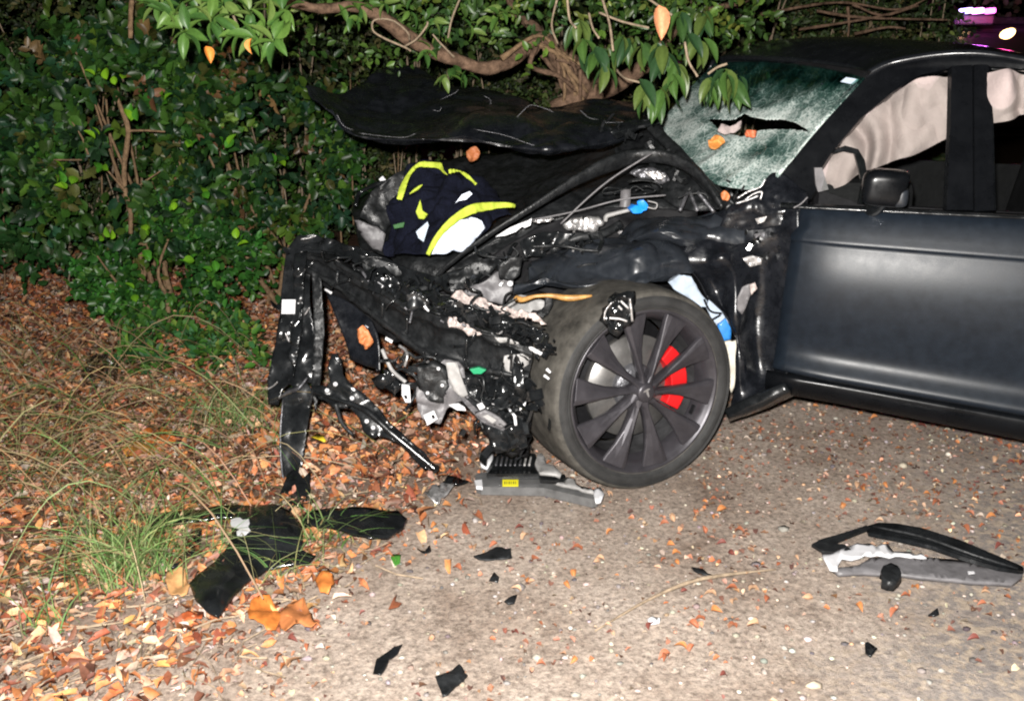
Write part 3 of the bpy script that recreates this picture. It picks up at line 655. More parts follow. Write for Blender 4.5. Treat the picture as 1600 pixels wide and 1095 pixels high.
# --- hood, folded and lifted off its seat
hood = sheet('folded_hood', [
    [(481, 130, 4.05), (548, 140, 4.45), (600, 100, 4.75), (658, 100, 4.8), (700, 128, 4.7), (775, 136, 4.6), (845, 164, 4.5), (920, 152, 4.5), (1000, 158, 4.5)],
    [(487, 138, 4.02), (550, 158, 4.25), (610, 150, 4.42), (670, 150, 4.42), (720, 152, 4.35), (790, 154, 4.35), (858, 176, 4.2), (930, 172, 4.3), (1022, 170, 4.3)],
    [(497, 150, 3.98), (548, 180, 4.08), (610, 192, 4.12), (680, 186, 4.1), (740, 176, 3.98), (800, 180, 4.0), (868, 192, 3.92), (940, 185, 4.1), (1040, 178, 4.2)],
    [(512, 166, 3.94), (545, 200, 3.95), (600, 208, 3.94), (670, 207, 3.88), (740, 200, 3.82), (800, 212, 3.84), (872, 214, 3.78), (950, 196, 3.98), (1042, 184, 4.12)],
    [(522, 180, 3.94), (552, 210, 3.87), (610, 217, 3.84), (670, 218, 3.80), (740, 220, 3.76), (800, 229, 3.75), (868, 232, 3.72), (945, 222, 3.86), (1030, 192, 4.1)],
    [(530, 190, 3.98), (566, 218, 3.90), (620, 226, 3.88), (680, 227, 3.84), (740, 228, 3.80), (805, 237, 3.79), (868, 241, 3.76), (940, 232, 3.90), (1010, 204, 4.14)]],
    M['paint_dirty'], car, m=110, n=200, th=.004, crumple=.040, sc=4.0, seed=1, nz=buckle)
for i, (pts, d) in enumerate([([(526, 178), (536, 196), (552, 204)], 3.86), ([(560, 208), (590, 212), (630, 215), (650, 209)], 3.80), ([(688, 156), (710, 146), (716, 140)], 4.2), ([(756, 150), (766, 156), (766, 164)], 4.2), ([(802, 190), (826, 166), (846, 168), (866, 176)], 3.98), ([(906, 172), (920, 184), (935, 187)], 3.98), ([(676, 172), (686, 174), (690, 168)], 4.08), ([(740, 202), (790, 212), (830, 226), (862, 230)], 3.745), ([(940, 192), (975, 191), (1012, 188)], 3.95)]):
    tube('chipped_hood_crease', [(x, y, d) for x, y in pts], .0010, M['dsteel'], hood, seg=5)
sheet('hood_hinge_flap', [[(960, 196, 3.86), (1000, 184, 3.95), (1038, 186, 4.0)], [(955, 206, 3.82), (990, 200, 3.88), (1022, 196, 3.95)], [(962, 216, 3.84), (970, 218, 3.86), (1000, 204, 3.95)]], M['gloss'], car, m=14, n=20, th=.006, crumple=.01)

# --- front luggage tub and scuttle
sheet('front_trunk_tub', [
    [(548, 310, 4.7), (620, 268, 4.75), (700, 244, 4.8), (790, 236, 4.8), (870, 240, 4.7), (960, 218, 4.55), (1040, 220, 4.4)],
    [(550, 330, 4.45), (610, 308, 4.45), (690, 300, 4.4), (780, 290, 4.35), (870, 272, 4.3), (960, 250, 4.25), (1050, 245, 4.15)],
    [(556, 360, 4.15), (620, 350, 4.1), (690, 345, 4.05), (770, 335, 4.0), (870, 300, 3.95), (960, 280, 3.95), (1060, 280, 3.9)],
    [(562, 386, 3.95), (620, 398, 3.88), (690, 402, 3.8), (760, 374, 3.75), (850, 336, 3.8), (960, 310, 3.8), (1080, 310, 3.75)],
    [(566, 400, 3.90), (620, 420, 3.84), (680, 440, 3.76), (750, 410, 3.74), (850, 370, 3.78), (960, 345, 3.76), (1090, 330, 3.7)]], M['plastic'], car, m=60, n=90, th=.006, crumple=.04, sc=4, seed=6, nz=buckle)
sheet('scuttle_panel', [[(960, 235, 4.0), (1000, 200, 4.15), (1030, 188, 4.2)], [(1000, 270, 3.85), (1050, 262, 3.8), (1060, 235, 3.9)], [(1050, 320, 3.65), (1090, 300, 3.62), (1110, 280, 3.62)], [(1110, 335, 3.56), (1135, 328, 3.5), (1150, 318, 3.5)]], M['plastic'], car, m=30, n=20, th=.006, crumple=.03, sc=9)
plate('tub_side_panel', [(553, 344), (560, 346), (588, 356), (602, 368), (596, 394), (582, 390), (566, 372)], 3.86, M['grey'], car, th=.006, step=7, crumple=.02, sc=20)
plate('tub_flap', [(560, 340), (580, 300), (618, 272), (652, 262), (640, 300), (618, 340), (600, 366), (580, 352)], 4.02, M['plastic'], car, th=.006, step=9, crumple=.03)
plate('hinge_plate', [(592, 280), (598, 275), (608, 288), (602, 292)], 4.2, M['white'], car, th=.005, step=4)
tube('tub_edge_frame', [(556, 322, 4.15), (562, 302, 4.2), (590, 288, 4.2), (622, 280, 4.2), (650, 266, 4.25)], .010, M['gloss'], car, knob=.3)
sheet('inner_wing_panel', [[(680, 446, 3.66), (760, 402, 3.62), (850, 352, 3.62), (960, 325, 3.6), (1090, 332, 3.56)], [(700, 470, 3.60), (780, 440, 3.58), (850, 410, 3.6), (960, 378, 3.6), (1090, 380, 3.56)], [(740, 500, 3.55), (800, 490, 3.52), (860, 470, 3.55), (960, 430, 3.6), (1060, 430, 3.6)]], M['dark'], car, m=24, n=40, th=.006, crumple=.04, sc=8)
# long bent rails
tube('bent_seal_rail', [(672, 444, 3.52, .010), (700, 415, 3.50, .011), (760, 370, 3.48, .013), (826, 328, 3.50, .016), (890, 288, 3.56, .024), (940, 262, 3.62, .034), (985, 247, 3.68, .034), (1040, 246, 3.66, .030), (1085, 268, 3.58, .024), (1112, 300, 3.5, .018), (1128, 326, 3.46, .014)], .014, M['plastic'], car, seg=10, n=60, knob=.12, flat=.55)
tube('scuttle_rail', [(1015, 196, 4.0, .020), (1045, 225, 3.86, .022), (1080, 262, 3.7, .022), (1110, 295, 3.56, .020), (1140, 324, 3.46, .016)], .02, M['plastic'], car, seg=10, n=40, knob=.15, flat=.5)
tube('brake_line', [(1018, 240, 3.52, .0035), (960, 276, 3.50, .0035), (920, 308, 3.48, .0035), (876, 350, 3.47, .0035)], .0035, M['grey'], car, seg=6)
tube('wiring_rod', [(830, 344, 3.50), (900, 330, 3.48), (970, 312, 3.46), (1040, 305, 3.46)], .003, M['grey'], car, seg=6)
for p in ([(1062, 330, 3.46), (1074, 302, 3.5)], [(1078, 300, 3.5), (1090, 330, 3.46)], [(1090, 300, 3.48), (1116, 332, 3.44)]):
    tube('wiper_linkage', p, .007, M['dsteel'], car, seg=8)
plate('strut_tower_cap', [(984, 272), (996, 266), (1020, 264), (1040, 272), (1048, 284), (1030, 290), (1006, 284)], 3.66, M['dsteel'], car, th=.01, step=5, crumple=.03, sc=30)
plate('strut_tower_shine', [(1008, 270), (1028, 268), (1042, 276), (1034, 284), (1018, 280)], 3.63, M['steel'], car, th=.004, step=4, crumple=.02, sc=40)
lathe('coolant_bottle_neck', [(.0, .05), (.018, .05), (.019, .0), (.022, -.01)], Matrix.Translation(U(977, 318, 3.5)) @ Matrix.Rotation(R(-90), 4, 'X'), M['grey'], car, seg=20)
plate('blue_reservoir_cap', [(982, 326), (990, 320), (996, 322), (998, 314), (1006, 312), (1012, 320), (1010, 328), (1000, 333), (988, 333)], 3.44, M['blue'], car, th=.03, step=4, crumple=.01, bev=.003)
tube('reservoir_spout', [(946, 346, 3.46, .007), (948, 338, 3.46, .009), (960, 334, 3.46, .008), (984, 328, 3.46, .007)], .008, M['lgrey'], car, seg=8)
tube('wire_clip', [(1012, 314, 3.44), (1026, 318, 3.44), (1024, 326, 3.44), (1012, 324, 3.44)], .0025, M['lgrey'], car, seg=5)
plate('alloy_housing', [(880, 352), (896, 344), (936, 342), (944, 350), (932, 362), (900, 362), (884, 360)], 3.50, M['steel'], car, th=.02, step=4, crumple=.03, sc=40)
plate('alloy_housing', [(832, 346), (862, 340), (866, 344), (840, 350)], 3.48, M['steel'], car, th=.006, step=4, crumple=.01, sc=40)
# leaves dropped on the wreck

# --- crushed nose: crash beam, radiator pack, headlamp carriers
plate('radiator_pack', [(470, 398), (520, 386), (575, 400), (640, 430), (690, 446), (770, 440), (850, 470), (860, 520), (840, 560), (780, 590), (720, 585), (650, 540), (590, 520), (530, 470), (486, 430)], 3.62, M['dark'], car, th=.06, step=14, crumple=.05, sc=10, dx=-.10)
sheet('crash_beam', [
    [(470, 388, 3.70), (524, 398, 3.60), (572, 424, 3.48), (622, 450, 3.36), (680, 474, 3.26), (740, 490, 3.18), (800, 512, 3.12), (834, 528, 3.10)],
    [(468, 394, 3.58), (522, 408, 3.48), (570, 437, 3.36), (620, 466, 3.24), (680, 490, 3.14), (740, 508, 3.06), (800, 532, 3.01), (832, 545, 3.0)],
    [(468, 402, 3.58), (520, 420, 3.48), (568, 452, 3.36), (620, 484, 3.24), (678, 508, 3.14), (740, 525, 3.06), (800, 546, 3.01), (832, 556, 3.0)],
    [(468, 404, 3.62), (520, 424, 3.52), (568, 457, 3.40), (620, 490, 3.28), (678, 515, 3.18), (740, 532, 3.10), (800, 552, 3.05), (832, 562, 3.03)],
    [(470, 414, 3.62), (518, 438, 3.52), (566, 474, 3.40), (620, 514, 3.28), (674, 548, 3.18), (736, 565, 3.11), (792, 578, 3.06), (828, 582, 3.04)],
    [(470, 418, 3.58), (518, 443, 3.48), (566, 480, 3.36), (620, 522, 3.24), (672, 558, 3.15), (734, 576, 3.08), (790, 586, 3.03), (826, 588, 3.02)],
    [(472, 424, 3.68), (522, 448, 3.58), (570, 486, 3.46), (622, 528, 3.34), (674, 564, 3.26), (736, 580, 3.19), (790, 588, 3.14), (826, 590, 3.12)]], M['plastic'], car, m=37, n=110, th=.005, crumple=.016, sc=7, seed=4, lin=True)
for k in range(5):
    t = (.08, .3, .42, .71, .93)[k]; x = 500 + t * 320; y = np.interp(x, [470, 520, 568, 620, 678, 740, 800, 832], [410, 430, 464, 501, 530, 548, 564, 570]); d = np.interp(x, [470, 568, 678, 800], [3.57, 3.35, 3.13, 3.0])
    plate('beam_rib', [(x, y - 22 * (.5 + t * .4)), (x + 4, y - 20 * (.5 + t * .4)), (x + 3, y + 20 * (.5 + t * .4)), (x - 1, y + 18 * (.5 + t * .4))], d, M['gloss'], car, th=.02, step=6, crumple=.006)
plate('duct_panel', [(560, 428), (600, 438), (648, 468), (700, 480), (706, 500), (650, 494), (604, 470), (566, 448)], 3.30, M['gloss'], car, th=.004, step=6, crumple=.04, sc=13, dx=-.14)
plate('slam_panel', [(470, 380), (510, 374), (570, 392), (640, 424), (700, 436), (704, 458), (640, 452), (566, 420), (510, 398), (474, 398)], 3.50, M['gloss'], car, th=.004, step=6, crumple=.03, sc=13, dx=-.14)
plate('torn_undertray', [(560, 400), (620, 420), (690, 446), (660, 462), (600, 446), (566, 424)], 3.42, M['plastic'], car, th=.004, step=6, crumple=.05, sc=12)
plate('crushed_bracket', [(812, 380), (850, 366), (900, 366), (880, 384), (840, 398), (820, 404)], 3.44, M['gloss'], car, th=.005, step=6, crumple=.04, sc=14)
plate('crushed_bracket', [(690, 440), (740, 414), (770, 404), (786, 412), (760, 436), (720, 458), (700, 460)], 3.40, M['plastic'], car, th=.005, step=6, crumple=.04, sc=14)
plate('lower_shield', [(700, 590), (740, 584), (790, 592), (800, 640), (780, 664), (752, 648), (728, 628)], 3.04, M['gloss'], car, th=.004, step=6, crumple=.05, sc=13)
plate('lower_shield', [(756, 660), (790, 668), (818, 640), (824, 700), (800, 712), (768, 704)], 3.0, M['gloss'], car, th=.004, step=6, crumple=.05, sc=13)
rl2 = np.random.default_rng(123)
def loom(cx, cy, d, w, h, n, r0=.004):
    for i in range(n):
        k = rl2.integers(4, 7); x, y, dd = cx + rl2.uniform(-w, w), cy + rl2.uniform(-h, h), d + rl2.normal(0, .02); P = []
        a = rl2.uniform(0, 6.28)
        for j in range(k):
            P.append((x, y, dd)); a += rl2.normal(0, .9); x += math.cos(a) * w * .45; y += math.sin(a) * h * .45; dd += rl2.normal(0, .02)
        tube('wiring_loom', P, r0 * rl2.uniform(.6, 1.5), M['plastic'] if rl2.uniform() < .7 else M['gloss'], car, seg=6)
loom(660, 470, 3.2, 46, 20, 7); loom(770, 500, 3.05, 50, 22, 8); loom(640, 590, 3.08, 36, 34, 7); loom(780, 620, 3.0, 30, 36, 7); loom(840, 400, 3.46, 60, 26, 8); loom(1030, 300, 3.5, 50, 20, 5, .003); loom(560, 420, 3.4, 50, 18, 5)
for p in ([(566, 440, 3.48), (600, 462, 3.40), (640, 462, 3.36), (690, 436, 3.42), (730, 424, 3.48)], [(700, 560, 3.2), (740, 600, 3.14), (760, 640, 3.1), (790, 660, 3.1)], [(860, 392, 3.5), (900, 372, 3.5), (940, 366, 3.52), (970, 350, 3.56)]):
    tube('coolant_hose', p, .016, M['plastic'], car, knob=.1)
sheet('bumper_cover_top_strip', [
    [(462, 374, 3.66), (500, 372, 3.62), (560, 390, 3.54), (640, 440, 3.36), (700, 462, 3.26)],
    [(458, 384, 3.62), (500, 388, 3.58), (560, 410, 3.48), (640, 456, 3.30), (700, 476, 3.22)]], M['gloss'], car, m=10, n=60, th=.005, crumple=.02, sc=12)
tube('beam_edge_rail', [(524, 410, 3.43, .008), (560, 432, 3.36, .010), (600, 458, 3.27, .010), (642, 486, 3.19, .009)], .010, M['plastic'], car, knob=.2)
# headlamp carrier with torn beige top flange, right of the centre
sheet('headlamp_carrier', [
    [(704, 462, 3.22), (740, 462, 3.18), (780, 474, 3.14), (820, 488, 3.10), (850, 506, 3.08)],
    [(700, 480, 3.16), (740, 484, 3.12), (780, 500, 3.08), (820, 512, 3.05), (852, 524, 3.03)],
    [(700, 505, 3.18), (740, 512, 3.14), (780, 528, 3.10), (820, 540, 3.07), (850, 546, 3.05)]], M['gloss'], car, m=24, n=50, th=.005, crumple=.055, sc=16, seed=8)
plate('torn_flange', [(704, 462), (716, 456), (734, 464), (760, 470), (782, 480), (802, 484), (836, 492), (852, 506), (838, 502), (800, 496), (782, 490), (770, 492), (752, 482), (728, 476), (712, 470)], 3.05, M['sandy'], car, th=.006, step=4, dx=-.1, crumple=.02, sc=30, rough=1.6)
plate('torn_flange', [(700, 500), (708, 496), (722, 504), (740, 514), (752, 524), (742, 526), (720, 518), (704, 508)], 3.05, M['sandy'], car, th=.006, step=4, crumple=.02, sc=30, rough=1.5)
plate('torn_flange', [(772, 528), (790, 528), (812, 536), (806, 540), (776, 534)], 2.99, M['lgrey'], car, th=.006, step=4, crumple=.01, sc=30, rough=.8)
plate('torn_flange', [(826, 540), (848, 550), (844, 555), (828, 547)], 2.98, M['white'], car, th=.006, step=4, crumple=.006, sc=30, rough=.6)
plate('inner_arch_panel', [(716, 462), (760, 440), (782, 424), (804, 420), (800, 462), (786, 478), (750, 470)], 3.30, M['grey'], car, th=.005, step=7, crumple=.03, sc=14)
plate('side_bracket', [(790, 480), (810, 462), (850, 470), (868, 500), (862, 530), (840, 520), (812, 500)], 3.42, M['lgrey'], car, th=.01, step=8, crumple=.03)
plate('black_bracket', [(778, 414), (800, 402), (816, 404), (812, 430), (796, 440), (780, 436)], 3.26, M['plastic'], car, th=.01, step=6, crumple=.02)
plate('small_stay', [(852, 462), (862, 460), (864, 476), (856, 492), (842, 500), (838, 494), (850, 480)], 3.20, M['plastic'], car, th=.008, step=5, crumple=.01)
lathe('bolt_head', [(.0, .006), (.009, .006), (.010, 0)], Matrix.Translation(U(797, 443, 3.2)), M['white'], car, seg=12)
tube('golden_wire_loom', [(806, 466, 3.23, .012), (818, 468, 3.21, .010), (836, 463, 3.20, .006), (862, 462, 3.20, .008), (890, 466, 3.19, .010), (925, 462, 3.19, .004)], .008, M['brass'], car, knob=.3)
tube('hose_bracket', [(786, 478, 3.18), (790, 462, 3.2), (800, 456, 3.2)], .004, M['dark'], car, seg=6)
# headlamp remnant hooked over the tyre
hl = plate('headlamp_remnant', [(944, 494), (950, 478), (962, 464), (978, 460), (988, 462), (988, 500), (982, 508), (966, 524), (956, 520), (942, 506)], 2.99, M['gloss'], car, th=.03, step=6, crumple=.035, sc=26)
for pts, w in (([(952, 497), (968, 498), (980, 502)], .004), ([(984, 466), (986, 482), (988, 502)], .004), ([(970, 470), (978, 478), (982, 482)], .004), ([(944, 500), (946, 486), (956, 472)], .003), ([(966, 478), (972, 484)], .004)):
    tube('lamp_edge', [(x, y, 2.955) for x, y in pts], w, M['steel'], hl, seg=6)
# light-coloured brackets below the beam
gb = plate('grey_lamp_bracket', [(694, 566), (716, 566), (724, 580), (730, 610), (732, 624), (716, 634), (700, 640), (688, 660), (668, 662), (652, 640), (650, 610), (662, 590), (680, 575)], 3.02, M['grey'], car, th=.012, step=6, crumple=.035, sc=18)
plate('pale_bracket_face', [(696, 566), (714, 568), (721, 590), (731, 618), (722, 622), (708, 610), (700, 590)], 2.97, M['lgrey'], gb, th=.008, step=6, crumple=.01)
plate('metal_foot', [(662, 648), (678, 641), (684, 654), (668, 664)], 2.96, M['white'], gb, th=.006, step=5)
plate('bracket_hole', [(674, 649), (678, 648), (680, 653), (676, 654)], 2.955, M['dark'], gb, th=.004, step=4)
plate('dark_motor_body', [(650, 575), (680, 568), (698, 580), (700, 604), (690, 630), (668, 626), (654, 600)], 2.98, M['plastic'], gb, th=.03, step=6, crumple=.015, sc=18)
for x, y in ((685, 576), (691, 602), (668, 614)):
    lathe('bolt_head', [(.0, .006), (.005, .004), (.006, 0)], Matrix.Translation(U(x, y, 2.935)), M['white'], gb, seg=10)
plate('bright_fin', [(701, 632), (716, 630), (726, 636), (728, 641), (714, 640)], 2.96, M['white'], car, th=.006, step=5)
ls = plate('lamp_ballast', [(742, 646), (758, 640), (780, 652), (792, 662), (784, 668), (764, 660)], 2.97, M['grey'], car, th=.02, step=6, crumple=.01)
plate('ballast_label', [(754, 650), (762, 647), (776, 656), (770, 661)], 2.945, M['lgrey'], ls, th=.003, step=5)
plate('crossing_stay', [(716, 618), (722, 616), (760, 652), (790, 668), (786, 672), (752, 658)], 2.99, M['dsteel'], car, th=.012, step=6)
plate('torn_chip', [(745, 632), (754, 628), (758, 636), (750, 640)], 2.95, M['white'], car, th=.006, step=4)
plate('torn_chip', [(812, 636), (822, 627), (820, 634), (812, 641)], 2.96, M['white'], car, th=.006, step=4)
plate('pale_mount', [(788, 556), (826, 552), (826, 570), (800, 584), (790, 580), (786, 566)], 3.03, M['lgrey'], car, th=.01, step=6, crumple=.01)
plate('black_fin', [(800, 585), (806, 554), (818, 580), (822, 620), (814, 650), (806, 620)], 2.98, M['gloss'], car, th=.01, step=6, crumple=.035, sc=20)
plate('green_connector', [(734, 576), (748, 573), (760, 577), (752, 583), (740, 583)], 2.96, M['green'], car, th=.015, step=4, bev=.003)
plate('lower_grille_mass', [(728, 590), (790, 588), (812, 560), (822, 600), (822, 660), (812, 700), (800, 712), (770, 700), (756, 660), (740, 640)], 3.10, M['plastic'], car, th=.05, step=9, crumple=.06, sc=18)
plate('lower_grille_mass', [(756, 664), (800, 668), (818, 650), (826, 700), (820, 716), (800, 716), (770, 706)], 3.06, M['dark'], car, th=.05, step=9, crumple=.05, sc=18)
tube('hanging_cable', [(597, 546, 3.12), (604, 562, 3.10), (614, 580, 3.08), (634, 597, 3.05)], .0065, M['lgrey'], car)
pf = plate('cable_lug', [(628, 600), (640, 602), (642, 628), (634, 628), (628, 616)], 3.03, M['white'], car, th=.008, step=5)
plate('lug_hole', [(631, 618), (635, 617), (637, 622), (633, 623)], 3.015, M['dark'], pf, th=.004, step=3)
plate('fog_lamp_housing', [(590, 592), (600, 580), (622, 586), (632, 600), (620, 618), (606, 608), (594, 602)], 3.10, M['gloss'], car, th=.05, step=6, crumple=.03, sc=22)
tube('silver_strap', [(632, 572, 3.02), (636, 558, 3.02), (634, 548, 3.04), (624, 540, 3.06)], .005, M['steel'], car)
plate('torn_chip', [(603, 526), (614, 532), (612, 536), (602, 530)], 3.06, M['white'], car, th=.006, step=4)
sheet('lower_side_skirt', [[(508, 455, 3.5), (540, 470, 3.46), (580, 500, 3.4)], [(526, 500, 3.44), (556, 510, 3.42), (590, 530, 3.36)], [(544, 550, 3.4), (570, 560, 3.36), (592, 576, 3.32)], [(548, 562, 3.4), (572, 572, 3.36), (590, 580, 3.32)]], M['paint_dirty'], car, m=20, n=16, th=.005, crumple=.012)
# hanging remnant of the bumper, far corner
bb = plate('hanging_bumper_end', [(445, 395), (462, 372), (490, 368), (512, 380), (506, 400), (482, 420), (484, 470), (490, 520), (492, 560), (490, 606), (478, 600), (466, 606), (452, 600), (440, 612), (432, 640), (418, 636), (415, 600), (424, 560), (432, 520), (438, 470), (441, 430)], 3.46, M['gloss'], car, th=.004, step=5, crumple=.04, sc=6, seed=3, dy=-.11)
plate('bumper_flange', [(486, 424), (502, 436), (506, 520), (500, 600), (492, 652), (486, 600), (490, 520)], 3.40, M['plastic'], bb, th=.004, step=5, crumple=.02, sc=10, dy=-.09)
plate('bumper_flange', [(458, 400), (478, 396), (474, 440), (470, 520), (458, 590), (450, 560), (456, 480)], 3.40, M['gloss'], bb, th=.004, step=5, crumple=.035, sc=16, dy=-.11)
plate('bumper_reflector', [(441, 468), (462, 468), (461, 490), (440, 490)], 3.40, M['white'], bb, th=.006, step=6)
plate('bumper_leg', [(440, 618), (452, 608), (478, 600), (490, 612), (484, 640), (476, 700), (470, 744), (462, 760), (444, 764), (438, 730), (436, 680)], 3.24, M['gloss'], bb, th=.004, step=5, crumple=.03, sc=6, dy=-.10)
tube('leg_edge', [(442, 625, 3.30, .003), (438, 680, 3.24, .004), (440, 730, 3.18, .004), (446, 762, 3.14, .003)], .004, M['dsteel'], bb, seg=6)
tube('silver_tear', [(434, 624, 3.30, .003), (448, 614, 3.28, .006), (466, 606, 3.26, .009), (480, 590, 3.28, .004)], .006, M['dsteel'], bb, knob=.5)
for q in ([(470, 374, 3.62), (482, 372, 3.62), (494, 368, 3.62)], [(470, 394, 3.56), (478, 394, 3.56)], [(466, 420, 3.5), (470, 426, 3.5)], [(524, 406, 3.46), (532, 412, 3.44)], [(418, 608, 3.34), (428, 602, 3.34), (434, 596, 3.34)], [(476, 492, 3.42), (484, 480, 3.42)], [(446, 520, 3.4), (452, 534, 3.4)]):
    tube('scratched_edge', [(*p, .003) for p in q], .003, M['steel'], bb, seg=6)
for q in ([(566, 424, 3.34), (576, 440, 3.32)], [(590, 442, 3.3), (598, 448, 3.28)], [(632, 480, 3.16), (636, 484, 3.16)], [(664, 480, 3.1), (670, 486, 3.1)], [(644, 486, 3.14), (640, 505, 3.12)], [(722, 506, 3.02), (728, 510, 3.02)], [(688, 500, 3.1), (694, 504, 3.1)], [(854, 576, 2.93), (860, 582, 2.93)], [(850, 586, 2.93), (858, 592, 2.93)], [(508, 452, 3.46), (518, 458, 3.44)], [(570, 508, 3.26), (576, 512, 3.26)], [(804, 650, 2.96), (806, 664, 2.96)], [(796, 640, 2.97), (806, 652, 2.96)]):
    tube('bent_clip', [(*p, .0035 + .002 * random.random()) for p in q], .004, M['white'] if random.random() < .3 else M['dsteel'], car, seg=6)
plate('latch_bracket', [(634, 462), (646, 456), (668, 468), (676, 480), (664, 486), (652, 482), (640, 490), (636, 478)], 3.17, M['gloss'], car, th=.012, step=5, crumple=.02, sc=18)
plate('latch_bracket', [(584, 436), (604, 430), (630, 444), (622, 456), (604, 456), (590, 448)], 3.30, M['gloss'], car, th=.012, step=5, crumple=.03, sc=30)
plate('bright_hood_stop', [(826, 344), (810, 350), (796, 356), (774, 370), (790, 368), (806, 362), (818, 352)], 3.46, M['white'], car, th=.004, step=5)
plate('bright_hood_stop', [(812, 352), (831, 341), (829, 352), (820, 356)], 3.45, M['white'], car, th=.004, step=5)

# small torn fittings that nobody could sort: shredded clips, brackets and fasteners of the nose
def shreds(name, path, n, spread, size, mat, dz, seed):
    rg = np.random.default_rng(seed); V = []; F = []
    P = spline([np.array(U(*p)) for p in path], 60)
    for i in range(n):
        c = P[rg.integers(60)] + rg.normal(0, 1, 3) * np.array(spread)
        s = size * rg.uniform(.4, 1.6); ax = rg.normal(0, 1, 3); ax /= np.linalg.norm(ax); bx = np.cross(ax, rg.normal(0, 1, 3)); bx /= np.linalg.norm(bx); cx_ = np.cross(ax, bx)
        l, w, t = s * rg.uniform(.8, 2.2), s * rg.uniform(.25, .8), s * .12
        k = len(V); bend = rg.uniform(-.6, .6) * l
        for (u, v_) in ((-1, 0), (0, bend), (1, 0)):
            for (p, q) in ((-1, -1), (1, -1), (1, 1), (-1, 1)):
                V.append(c + ax * l * u * .5 + bx * w * p * .5 + cx_ * (t * q * .5 + v_ * .5))
        for a in (0, 4):
            for j in range(4): F.append((k + a + j, k + a + (j + 1) % 4, k + a + 4 + (j + 1) % 4, k + a + 4 + j))
        F += [(k, k + 3, k + 2, k + 1), (k + 8, k + 9, k + 10, k + 11)]
    o = link(name, mesh(name, V, F), mat, car, False); tag(o, kind='stuff'); return o
nose = [(700, 480, 3.08), (760, 500, 3.05), (820, 530, 3.0), (845, 540, 2.98)]
shreds('shredded_clips', nose, 90, (.035, .02, .022), .020, M['gloss'], 0, 1)
shreds('shredded_alloy', nose, 10, (.03, .02, .02), .008, M['steel'], 0, 2)
low = [(660, 560, 3.1), (720, 620, 3.05), (790, 600, 3.05), (806, 640, 3.0), (790, 690, 3.0)]
shreds('shredded_plastic', low, 80, (.05, .03, .035), .030, M['gloss'], 0, 3)
shreds('shredded_metal', low, 10, (.05, .03, .04), .008, M['steel'], 0, 4)
topl = [(600, 430, 3.3), (660, 460, 3.2), (760, 420, 3.4), (850, 390, 3.45), (960, 360, 3.46)]
shreds('torn_fasteners', topl, 60, (.06, .04, .02), .024, M['gloss'], 0, 5)
shreds('torn_metal_tags', topl, 8, (.06, .04, .02), .009, M['steel'], 0, 6)
hang = [(470, 390, 3.55), (450, 480, 3.5), (455, 560, 3.42), (450, 630, 3.34)]
shreds('torn_bumper_shards', hang, 26, (.025, .02, .05), .022, M['gloss'], 0, 7)
cowl = [(1150, 318, 3.46), (1130, 300, 3.5), (1200, 300, 3.44), (1180, 360, 3.40), (1190, 400, 3.38)]
shreds('cowl_shards', cowl, 40, (.03, .02, .03), .016, M['gloss'], 0, 8)
hing = [(950, 200, 3.9), (1000, 215, 3.85), (1040, 250, 3.75), (1060, 290, 3.6)]
shreds('hinge_shards', hing, 30, (.03, .03, .02), .02, M['plastic'], 0, 9)

# --- jacket thrown on the wreck
jk = empty('safety_jacket', U(680, 380, 3.55), label='crumpled navy safety jacket with fluorescent yellow trim and silver panel lying on the wreck', cat='jacket')
sheet('jacket_cloth', [
    [(622, 300, 3.80), (642, 262, 3.84), (672, 252, 3.84), (704, 262, 3.82), (724, 270, 3.80), (748, 290, 3.78), (790, 318, 3.70)],
    [(612, 330, 3.72), (640, 300, 3.74), (672, 290, 3.72), (706, 290, 3.68), (740, 296, 3.68), (770, 310, 3.66), (800, 322, 3.64)],
    [(604, 360, 3.68), (636, 340, 3.66), (664, 330, 3.60), (696, 320, 3.56), (730, 318, 3.58), (762, 326, 3.60), (796, 326, 3.60)],
    [(598, 385, 3.64), (628, 375, 3.58), (656, 370, 3.58), (680, 352, 3.52), (712, 345, 3.52), (740, 350, 3.54), (770, 345, 3.56)],
    [(596, 396, 3.62), (622, 398, 3.56), (650, 402, 3.52), (668, 398, 3.50), (694, 394, 3.50), (720, 386, 3.52), (750, 372, 3.54)]], M['navy'], jk, m=110, n=130, th=.005, crumple=.075, sc=8, seed=21, nz=soft)
def ribbon(name, pts, mat, parent, crumple=.008):
    """pts: (px, py, d, halfwidth_px, angle)"""
    pts = [(x, y, d - .02, w * .82, a) for x, y, d, w, a in pts]
    top = [(x + math.cos(a) * w, y + math.sin(a) * w, d) for x, y, d, w, a in pts]; bot = [(x - math.cos(a) * w, y - math.sin(a) * w, d) for x, y, d, w, a in pts]
    mid = [(x, y, d - .002) for x, y, d, w, a in pts]
    return sheet(name, [top, mid, bot], mat, parent, m=9, n=90, th=.002, crumple=.018, sc=16, nz=soft)
ribbon('yellow_trim', [(624, 312, 3.62, 5, .2), (629, 294, 3.64, 6, .3), (638, 274, 3.68, 4, .6), (654, 258, 3.72, 4, 1.2), (674, 257, 3.72, 4, 1.6), (690, 260, 3.70, 5, 1.9), (697, 268, 3.66, 6, .6)], M['hiviz'], jk)
ribbon('yellow_trim', [(700, 268, 3.66, 1.5, 1.4), (716, 267, 3.68, 1.5, 1.6), (728, 274, 3.66, 4, 2.3), (744, 288, 3.64, 2.5, 2.3)], M['hiviz'], jk)
